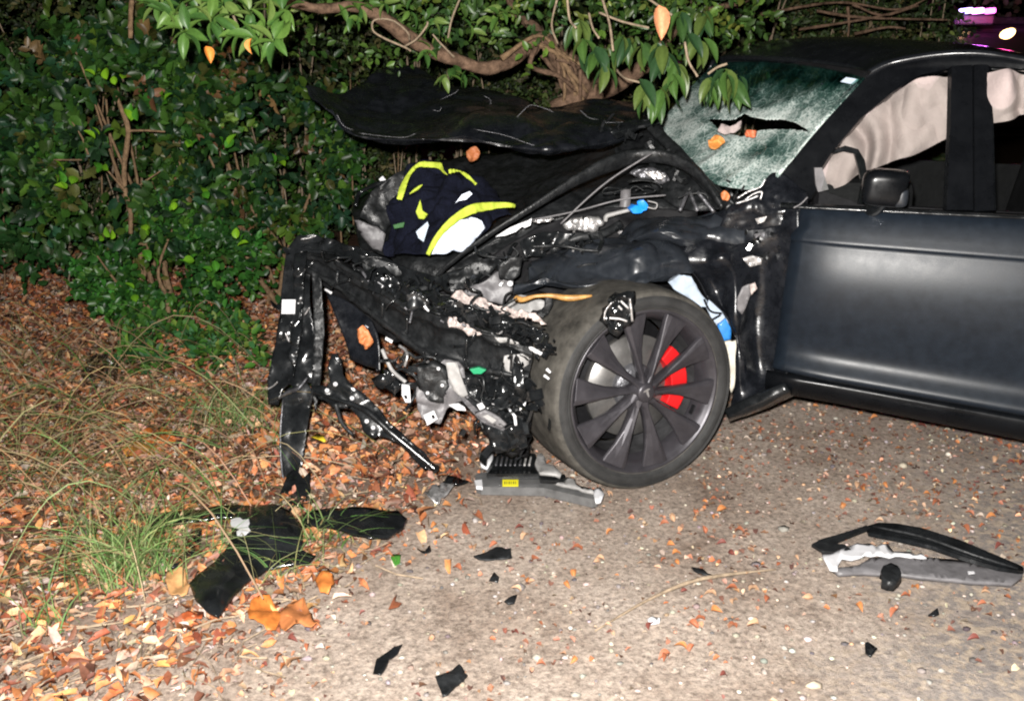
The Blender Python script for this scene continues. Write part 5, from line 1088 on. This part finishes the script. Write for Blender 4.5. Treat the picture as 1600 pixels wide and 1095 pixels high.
# dry straw and rank grass over the verge
def straw():
    rg = np.random.default_rng(40); V = []; F = []; C = []
    n = 900
    for i in range(n):
        px = rg.uniform(-160, 430); py = rg.uniform(560, 800) if rg.uniform() < .8 else rg.uniform(520, 960)
        if rg.uniform() < (px - 120) / 300: continue
        b = np.array(G(px, py)); a = rg.normal(-.25, .9) if rg.uniform() < .75 else rg.uniform(0, 6.28)
        d = np.array([math.cos(a), math.sin(a) * .6, 0]); L = rg.uniform(.2, .62); hh = rg.uniform(.02, .20); tall = rg.uniform() < .16 and px < 330; L += .3 * tall; hh += .16 * tall; col = pick(ST if rg.uniform() < .72 else GR, 1, rg)[0] * .9
        s = unit(1, rg)[0]; k0 = len(V); sg = 8; ww = rg.uniform(.0011, .0024)
        for j in range(sg + 1):
            t = j / sg; p = b + d * L * t + np.array([0, 0, 1]) * (hh * math.sin(math.pi * min(1, t * .93)) + .01)
            V += [p - s * ww, p + s * ww]; C += [col, col]
        F += [(k0 + 2 * j, k0 + 2 * j + 1, k0 + 2 * j + 3, k0 + 2 * j + 2) for j in range(sg)]
    me = mesh('straw_grass', V, F); vcol(me, np.array(C, np.float32)); tag(link('straw_grass', me, M['grass']), kind='stuff')
straw()
for pts, lb in (([(35, 690), (60, 620), (110, 540), (170, 490), (225, 470)], 'tall arched dry stalk left of the clear plastic film'), ([(10, 600), (120, 602), (220, 606), (300, 600)], 'long pale stalk lying almost level across the straw'), ([(128, 395), (112, 420), (104, 450)], 'short bent stalk under the shrub'), ([(170, 690), (230, 672), (290, 645)], 'reddish dry stalk above the wide orange leaf')):
    d0 = [4.0 + (700 - p[1]) * .0045 for p in pts]
    tag(tube('dry_stalk', [(x, y, max(3.4, d), .0045) for (x, y), d in zip(pts, d0)], .004, M['twig'], None, seg=6), lb, 'dry stalk')
# low ground plants on the verge
def ground_cover():
    rg = np.random.default_rng(44); P = []; A = []; N_ = []
    for i in range(260):
        px = rg.uniform(180, 460); py = rg.uniform(495, 600); c = np.array(G(px, py)); k = 9
        if noise.noise(Vector((px / 50, py / 50, 3))) < -.02: continue
        for j in range(k):
            v = unit(1, rg)[0]; v[2] = abs(v[2]); P.append(c + v * .03 + np.array([0, 0, rg.uniform(.02, .12)])); A.append(v); N_.append(unit(1, rg)[0] * .6 + [0, -.4, 1])
    n = len(P); L = rg.uniform(.03, .06, n)
    tag(leaf_cloud('ground_cover', P, np.array(A), np.array(N_), L, L * .3, pick([(.05, .14, .02, 3), (.03, .10, .03, 2), (.12, .20, .03, 1)], n, rg), M['leafm']), kind='stuff')
ground_cover()

# ------------------------------------------------------------------ shrubs and thicket
def sprigs(centers, rg, n_leaf, L, aspect, pal, spread=.10, droop=0.0, face=(0, -1, .5), fw=.8):
    """leaves set alternately along short twigs -> arrays for leaf_cloud"""
    P = []; A = []; N_ = []; C = []; LL = []
    for c, out in centers:
        tw = np.array(out) + unit(1, rg)[0] * .8; tw[2] -= droop; tw /= np.linalg.norm(tw); tl = spread * rg.uniform(.6, 1.6)
        k = max(3, int(n_leaf * rg.uniform(.7, 1.3))); col = pick(pal, 1, rg, .22)[0]
        for j in range(k):
            t = (j + .5) / k; sd = unit(1, rg)[0]; a = tw * .55 + sd * .8
            P.append(np.array(c) + tw * tl * t); A.append(a); N_.append(unit(1, rg)[0] * fw + np.array(face)); C.append(col * rg.uniform(.6, 1.35)); LL.append(L * rg.uniform(.5, 1.25))
    return np.array(P), np.array(A), np.array(N_), np.array(C), np.array(LL), aspect
def shrub(name, label, cat, cx, cy, h, rx, ry, n, rg, L, aspect, pal, mat, n_leaf=9, spread=.12, stems=5, z0=.15, group=None, stem_mat=None, hollow=.35, stem_r=.014):
    root = empty(name, (cx, cy, 0), label=label, cat=cat, group=group)
    cen = []
    while len(cen) < n:
        v = unit(1, rg)[0]; r_ = rg.uniform(hollow, 1) ** .5
        q = v * r_; 
        bump_ = 1 + .28 * noise.noise(Vector((q[0] * 2 + cx, q[1] * 2, q[2] * 2 + cy)))
        p = np.array([cx + q[0] * rx * bump_, cy + q[1] * ry * bump_, z0 + (h - z0) * (.5 + .5 * q[2] * bump_)])
        if noise.noise(Vector(p * 3.1)) < (-.02 if mat is M['leafc'] else -.10): continue
        cen.append((p, v * np.array([1, 1, .8])))
    P, A, N_, C, LL, asp = sprigs(cen, rg, n_leaf, L, aspect, pal, spread)
    o = leaf_cloud('foliage', P, A, N_, LL, LL * asp, C, mat, root); tag(o, kind='stuff')
    for k in range(stems):
        a = rg.uniform(0, 6.28); r1 = rg.uniform(.3, .8)
        p0 = (cx + rg.normal(0, .08) + (k - stems / 2) * .05 * rx, cy + rg.normal(0, .06), 0, stem_r * 1.3)
        p3 = (cx + math.cos(a) * rx * r1, cy + math.sin(a) * ry * r1, h * rg.uniform(.7, .98), stem_r * .3)
        mid = [(p0[0] + (p3[0] - p0[0]) * t + rg.normal(0, .03), p0[1] + (p3[1] - p0[1]) * t ** 1.5 + rg.normal(0, .03), p3[2] * t, stem_r * (1.2 - t)) for t in (.3, .6)]
        tube('stem', [p0, *mid, p3], stem_r, stem_mat or M['stem'], root, px=False, knob=.15, seg=6)
    return root
GLO = [(.024, .068, .013, 5), (.038, .092, .015, 4), (.013, .040, .014, 4), (.075, .14, .02, 1.6), (.020, .058, .028, 1.5), (.07, .075, .02, 1), (.16, .09, .04, .35)]
rs = np.random.default_rng(50)
sh = [shrub('glossy_shrub', 'dense glossy dark green shrub with a bare brown stem, second from the left', 'shrub', -2.02, 5.45, 1.62, .72, .45, 880, rs, .066, .33, GLO, M['leafc'], 9, .14, 7, z0=.28),
      shrub('glossy_shrub', 'glossy shrub at the left edge, darker and partly out of view', 'shrub', -3.05, 5.55, 1.55, .62, .45, 540, rs, .064, .33, [(.018, .065, .016, 5), (.03, .08, .02, 3), (.05, .09, .03, 2)], M['leafc'], 8, .13, 4),
      shrub('glossy_shrub', 'low leafy shrub bulging right under the hanging leaf cluster', 'shrub', -1.38, 5.60, 1.38, .52, .40, 440, rs, .058, .33, GLO, M['leafc'], 9, .14, 5, z0=.35),
      shrub('glossy_shrub', 'small bright green shrub at the foot of the hedge above the leaf litter', 'shrub', -1.78, 5.0, .62, .46, .28, 300, rs, .045, .34, [(.028, .10, .016, 4), (.05, .14, .02, 2), (.018, .065, .015, 3)], M['leafc'], 9, .10, 2, z0=.12)]
# the visible bare stem of the main shrub
tube('bare_stem', [(204, 365, 4.98, .011), (204, 330, 4.98, .012), (196, 300, 4.97, .012), (194, 262, 4.97, .012), (198, 230, 4.96, .013), (200, 200, 4.96, .012), (190, 172, 4.97, .010), (182, 150, 5.0, .008)], .012, M['stem'], sh[0], knob=.2)
for p in ([(198, 205, 4.96, .007), (225, 204, 4.95, .006), (258, 206, 4.95, .004)], [(194, 296, 4.96, .007), (178, 278, 4.95, .005), (166, 264, 4.95, .004)], [(204, 310, 4.96, .006), (218, 290, 4.96, .005), (250, 268, 4.96, .003)], [(138, 242, 4.98, .005), (128, 215, 5.0, .005), (112, 190, 5.0, .003)], [(128, 250, 4.98, .004), (84, 250, 4.98, .004)], [(204, 60, 5.0, .010), (204, 30, 5.0, .012), (206, 0, 5.0, .012)]):
    tube('side_twig', p, .005, M['stem'], sh[0], knob=.25, seg=6)
# bright new leaves picked out one by one
nl = [leaf_mesh('leaf', .055, .019, 60 + i, c, cup=.2, curl=.2, mat=M['leafc']) for i, c in enumerate([(.20, .42, .02), (.14, .34, .02), (.06, .22, .02), (.26, .46, .03)])]
rl = np.random.default_rng(61)
for (x, y, k) in [(155, 120, 3), (188, 130, 2), (195, 183, 2), (214, 184, 2), (160, 212, 3), (100, 280, 4), (112, 288, 3), (152, 272, 3), (172, 380, 3), (228, 362, 4), (342, 420, 3), (206, 456, 3), (330, 302, 2), (440, 250, 3), (420, 30, 2), (375, 372, 3), (350, 232, 3), (270, 330, 3), (240, 408, 4), (300, 410, 4), (250, 160, 3), (300, 230, 4)]:
    for j in range(k):
        p = U(x + rl.normal(0, 7), y + rl.normal(0, 5), 4.72 + rl.uniform(-.04, .08))
        place('leaf', nl[rl.integers(3) if y > 140 else 0], p, (R(60) + rl.normal(0, .5), rl.normal(0, .5), rl.uniform(0, 6.28)), rl.uniform(.8, 1.15), parent=sh[0])
THK = [(.045, .075, .018, 4), (.065, .095, .022, 3), (.03, .05, .015, 4), (.10, .09, .035, 1.5), (.02, .03, .012, 3), (.13, .10, .06, .7)]
rt = np.random.default_rng(70); names = ['fine leaved thicket shrub behind the left end of the hedge', 'olive thicket shrub behind the glossy hedge', 'tall thicket shrub behind the tip of the folded hood', 'mossy thicket shrub behind the middle of the hood', 'dense thicket shrub behind the twisted branch', 'dark thicket shrub behind the hanging leaf clusters', 'thicket shrub rising behind the car roof', 'last thicket shrub behind the car roof near the police lights']
for i, cx in enumerate([-3.9, -2.7, -1.55, -.55, .45, 1.45, 2.2, 2.6]):
    shrub('thicket_shrub', names[i], 'shrub', cx, 6.7 + rt.uniform(-.15, .25), 2.7 if i < 7 else 2.35, .85 if i < 6 else .30, .5, 1500 if i < 7 else 700, rt, .036, .28, THK, M['leafm'], 9, .14, 7, z0=.05, hollow=.3, stem_r=.010, stem_mat=M['twig'])
# dense unlit wood behind: one mass
def backwood():
    rg = np.random.default_rng(77); n = 14000
    P = np.stack([rg.uniform(-8, 3.2, n), rg.uniform(7.4, 8.6, n), rg.uniform(0, 4.2, n)], 1); L = rg.uniform(.07, .13, n)
    tag(leaf_cloud('background_foliage', P, unit(n, rg), unit(n, rg) * .6 + np.array([0, -1, .3]), L, L * .4, pick([(.03, .05, .015, 3), (.05, .07, .02, 2)], n, rg), M['leafm']), kind='stuff')
backwood()
# thin upright reeds and dead stems between the shrubs
for i in range(46):
    x = rt.uniform(300, 760) if i < 34 else rt.uniform(0, 300); y0 = rt.uniform(330, 470); h = rt.uniform(90, 260); d = 5.85 + rt.uniform(-.1, .2)
    tag(tube('bare_stem', [(x, y0, d, .006), (x + rt.normal(0, 5), y0 - h * .5, d, .005), (x + rt.normal(0, 12), y0 - h, d + .05, .003)], .005, M['twig'] if rt.uniform() < .5 else M['stem'], None, px=True, seg=5, knob=.2), 'thin upright bare stem standing in front of the thicket', 'bare stem', 'thin bare stems in front of the thicket')
for pts in ([(1180, 26), (1300, 14), (1400, 8), (1450, -4)], [(1240, 46), (1330, 34), (1385, 24), (1430, 2)], [(1320, 10), (1332, 40), (1330, 56)], [(1330, 52), (1380, 46), (1420, 44)], [(1280, 20), (1350, 26), (1480, 30)], [(1330, 12), (1370, 30), (1430, 12)]):
    tag(tube('dead_branch', [(x + rt.normal(0, 5), y + rt.normal(0, 4), 5.85, .009 - i * .0015) for i, (x, y) in enumerate(pts)], .006, M['bark'], None, seg=6, knob=.4), 'tangled dead branch above the car roof', 'dead branch', 'dead branches above the car roof')

# ------------------------------------------------------------------ overhanging tree
tree = empty('overhanging_tree', U(905, 470, 5.25) * 1.0, label='gnarled tree whose twisted low branch hangs over the wrecked hood', cat='tree'); 
tree.location.z = 0
def br(name, pts, knob=.28, seg=12, n=None): return tube(name, pts, .03, M['bark'], tree, seg=seg, knob=knob, n=n)
br('trunk', [(930, 470, 5.2, .12), (905, 330, 5.1, .11), (895, 230, 5.0, .10), (905, 172, 4.9, .085), (912, 135, 4.85, .075), (890, 100, 4.8, .06)], n=50)
br('branch', [(910, 150, 4.82, .06), (885, 112, 4.75, .052), (868, 84, 4.7, .042), (846, 62, 4.66, .034), (820, 78, 4.6, .030), (790, 100, 4.5, .028), (750, 106, 4.45, .026), (712, 94, 4.4, .026), (670, 78, 4.36, .030), (630, 52, 4.3, .032), (592, 26, 4.25, .028), (552, 10, 4.2, .022), (500, 14, 4.15, .018), (455, 4, 4.1, .016), (410, -8, 4.1, .014)], n=110)
br('branch', [(846, 66, 4.66, .026), (838, 46, 4.7, .022), (810, 24, 4.8, .018), (790, -10, 4.9, .016)])
br('branch', [(915, 150, 4.8, .045), (960, 132, 4.7, .040), (1000, 108, 4.65, .034), (1030, 78, 4.6, .026), (1060, 40, 4.6, .022), (1100, 20, 4.7, .018), (1170, 0, 4.9, .012)])
br('branch', [(862, 170, 4.72, .030), (890, 158, 4.72, .040), (912, 140, 4.74, .036), (918, 110, 4.76, .026), (898, 90, 4.78, .018)])
br('branch', [(905, 108, 4.7, .024), (888, 84, 4.72, .026), (886, 70, 4.75, .014)])
rv = np.random.default_rng(141)
for i in range(14):   # creeper stems wound round trunk and branch
    path = [(905, 300, 5.0), (898, 230, 4.88), (900, 180, 4.78), (906, 150, 4.72), (890, 112, 4.66), (868, 84, 4.62), (840, 66, 4.58), (800, 94, 4.46), (750, 106, 4.40), (690, 86, 4.34)]
    s_ = rv.integers(0, 5); e_ = s_ + rv.integers(3, 6)
    tube('creeper_stem', [(x + rv.normal(0, 11), y + rv.normal(0, 9), d + rv.normal(0, .03), .006 + rv.uniform(0, .007)) for x, y, d in path[s_:e_]], .008, M['stem'] if i % 2 else M['bark'], tree, seg=6, knob=.3)
for pts in ([(640, 64, 4.25), (636, 50, 4.2), (612, 32, 4.2), (585, 32, 4.2), (583, 48, 4.2), (600, 60, 4.2), (632, 74, 4.22), (642, 80, 4.2)], [(630, 74, 4.24), (650, 62, 4.2), (666, 42, 4.2), (668, 34, 4.2)], [(710, 90, 4.3), (690, 70, 4.3), (676, 54, 4.3)], [(700, 60, 4.3), (706, 30, 4.3), (720, -5, 4.35)], [(886, -5, 3.7), (890, 30, 3.7), (900, 44, 3.66)], [(940, -5, 3.7), (952, 36, 3.62), (958, 80, 3.55)], [(920, 20, 3.68), (926, 44, 3.62), (936, 60, 3.58)], [(936, 20, 3.9), (972, 34, 3.85), (1014, 44, 3.8)], [(960, 106, 3.9), (976, 122, 3.8), (1004, 130, 3.75)], [(1070, 66, 3.6), (1076, 96, 3.58), (1090, 120, 3.55)], [(1106, 116, 3.55), (1120, 106, 3.55), (1136, 100, 3.55)], [(1008, -5, 3.9), (1030, 10, 3.85), (1050, 24, 3.8)], [(870, 0, 4.0), (862, 40, 4.05), (872, 70, 4.1)], [(350, -5, 3.7), (362, 20, 3.6), (372, 42, 3.55)], [(300, -8, 3.7), (282, 20, 3.6), (270, 36, 3.5)], [(420, -8, 3.8), (425, 20, 3.7), (420, 44, 3.6)]):
    tube('twig', [(*p, .0045) for p in pts], .005, M['twig'], tree, seg=6, knob=.2)
# individually placed leaves
big = [leaf_mesh('leaf', .105, .020, 80 + i, c, cup=.25, curl=.22, mat=M['leafc']) for i, c in enumerate([(.038, .085, .022), (.055, .115, .025), (.024, .060, .022), (.08, .12, .028)])]
star = [leaf_mesh('leaf', .085, .017, 90 + i, c, cup=.2, curl=.25, mat=M['leafc']) for i, c in enumerate([(.07, .15, .03), (.095, .18, .035), (.045, .11, .025), (.13, .20, .05)])]
ra = np.random.default_rng(91)
from mathutils import Quaternion
def aim(d, twist):
    q = Vector(d).normalized().to_track_quat('Y', 'Z'); return (q @ Quaternion((0, 1, 0), twist)).to_euler()
def cluster(cx, cy, d, n, rad, meshes, hang=0.0, sc=1.0):
    for j in range(n):
        a = 2 * math.pi * j / n + ra.normal(0, .25)
        dr = Vector((math.cos(a) * (1 - hang * .55), -.35 + ra.normal(0, .2), math.sin(a) * (1 - hang) - hang * 1.1 + ra.normal(0, .1)))
        p = U(cx + ra.normal(0, rad), cy + ra.normal(0, rad), d + ra.normal(0, .02))
        place('leaf', meshes[ra.integers(len(meshes))], p, aim(dr, math.pi * .0 + ra.normal(0, .7)), sc * ra.uniform(.8, 1.15), parent=tree)
for c in [(270, 20, 3.5), (308, 10, 3.55), (290, 48, 3.45), (330, 34, 3.5), (350, 8, 3.55), (372, 50, 3.4), (400, 60, 3.38), (420, 36, 3.4), (392, 20, 3.5), (430, 62, 3.36), (250, 6, 3.6), (440, 14, 3.5)]:
    cluster(*c, 8, 3, star)
for c in [(905, 30, 3.7, 5), (912, 60, 3.66, 4), (930, 78, 3.6, 6), (945, 100, 3.55, 4), (975, 60, 3.7, 6), (1000, 70, 3.7, 5), (1030, 66, 3.65, 5), (1044, 80, 3.6, 5), (1058, 100, 3.6, 5), (1008, 130, 3.5, 8), (1030, 140, 3.48, 6), (1050, 120, 3.5, 5), (1076, 50, 3.7, 4), (1094, 60, 3.7, 4), (1106, 122, 3.5, 8), (1130, 110, 3.5, 6), (1150, 120, 3.5, 6), (1060, 20, 3.8, 5), (1100, 16, 3.8, 5)]:
    cluster(c[0], c[1], c[2], c[3], 4, big, hang=.85)
for c in [(546, 30, 4.05, 7), (560, 14, 4.05, 6), (700, 118, 4.2, 7), (722, 112, 4.2, 6), (668, 80, 4.2, 5), (640, 20, 4.2, 6), (680, 30, 4.25, 6), (740, 40, 4.3, 6), (780, 20, 4.3, 6), (600, 6, 4.2, 5)]:
    cluster(c[0], c[1], c[2], c[3], 4, star, hang=.3, sc=.8)
dead = leaf_mesh('leaf', .10, .024, 99, (.62, .28, .14), cup=.5, curl=.2, mat=M['litter'])
place('leaf', dead, U(1030, 8, 3.55), aim((.1, -.2, -1), .4), 1.15, parent=tree)
o = place('leaf', leaf_mesh('leaf', .07, .02, 98, (.60, .22, .04), cup=.5, curl=.3, mat=M['litter']), U(322, 72, 3.4), aim((.3, -.2, -1), .4), .8, parent=tree)
place('leaf', o.data, U(392, 60, 3.35), aim((-.1, -.2, -1), .2), .7, parent=tree)
def canopy():
    rg = np.random.default_rng(95); cen = []
    for i in range(420):
        px = rg.uniform(470, 1200); py = rg.uniform(-60, 95) * (1 if px < 900 else .7)
        if 480 < px < 560 and py > 20: continue
        if px > 700 and py > 70: continue
        cen.append((np.array(U(px, py, rg.uniform(4.3, 5.0))), np.array([0, -.3, .2])))
    P, A, N_, C, LL, a = sprigs(cen, rg, 8, .042, .3, [(.05, .10, .02, 4), (.08, .14, .025, 2), (.03, .07, .018, 3), (.12, .15, .03, 1)], .12)
    tag(leaf_cloud('foliage', P, A, N_, LL, LL * .3, C, M['leafc'], tree), kind='stuff')
canopy()

# ------------------------------------------------------------------ police vehicle far behind, only its lights burn
pv = empty('police_car', (6.0, 13.0, 0), label='dark police car far behind with lit pink and blue roof light bar', cat='police car')
bd = material('dark_vehicle_paint', (.01, .01, .012), .3); 
def pbox(n, c, s, m, b=.05): return box(n, c, s, m, pv, bev=b)
pbox('body', (6.4, 14.2, .75), (2.0, 4.6, .75), bd, .12); pbox('cabin', (6.4, 14.6, 1.36), (1.7, 2.6, .56), bd, .15)
pbox('windscreen', (6.4, 13.27, 1.36), (1.5, .03, .42), M['glass'], .01); pbox('grille', (6.4, 11.885, .72), (1.0, .04, .25), M['plastic'], .01)
for x in (5.45, 7.35):
    w = lathe('wheel', [(0, .11), (.2, .11), (.35, .08), (.36, -.08), (.2, -.11)], Matrix.Translation((x, 12.7, .36)) @ Matrix.Rotation(R(90), 4, 'Z'), M['rubber'], pv, seg=24)
    pbox('headlight', (x + (.2 if x < 6 else -.2), 11.885, .85), (.3, .05, .14), M['lgrey'], .02)
barm = pbox('light_bar', (6.38, 14.0, 1.70), (1.3, .28, .10), M['plastic'], .02)
b1 = U(1511, 18, 13.0); 
for (px0, px1, col, s) in ((1500, 1519, (.50, .36, 1.0), 6), (1520, 1536, (1.0, .30, 1.0), 7), (1540, 1554, (1.0, .16, .80), 5)):
    a, b = U(px0, 19, 13.0), U(px1, 16, 13.0); c = (a + b) / 2
    box('beacon', c, (abs(b.x - a.x), .12, .065), emit('beacon_light', col, s), pv, rot=(0, -.12, 0), bev=.02)
pbox('bar_mount', (b1.x + .15, 13.15, 1.70), (.5, .10, .12), M['plastic'], .02)
h = U(1576, 53, 12.6); 
lathe('spot_lamp', [(0, .02), (.05, .015), (.07, 0), (.06, -.08), (0, -.10)], Matrix.Translation(h) @ Matrix.Rotation(-.5, 4, 'Y') @ Matrix.Diagonal((1.25, 1, .8, 1)), emit('spot_lamp_light', (1.0, .62, .26), 6), pv, seg=20)
lamp('beacon_glow', (b1.x + .1, 12.6, b1.z + .05), 45, (.75, .15, 1.0), .1)
lamp('beacon_glow_red', (b1.x + .45, 12.6, b1.z + .05), 30, (1.0, .08, .35), .1)
lamp('spot_lamp_glow', (h.x, h.y - .3, h.z), 14, (1.0, .6, .25), .08)
# foliage added behind the police car to catch the glow of its beacons
def glow_foliage():
    rg = np.random.default_rng(99); n = 6000
    P = np.stack([rg.uniform(4.3, 12, n), rg.uniform(13.8, 17, n), rg.uniform(0, 4.5, n)], 1); P[:, 1] += 1.5 * (P[:, 2] < 1.9); L = rg.uniform(.08, .16, n)
    tag(leaf_cloud('added_glow_foliage', P, unit(n, rg), unit(n, rg) * .6 + np.array([0, -1, .3]), L, L * .4, pick([(.05, .06, .03, 3), (.08, .07, .04, 2)], n, rg), M['leafm']), kind='stuff')
glow_foliage()
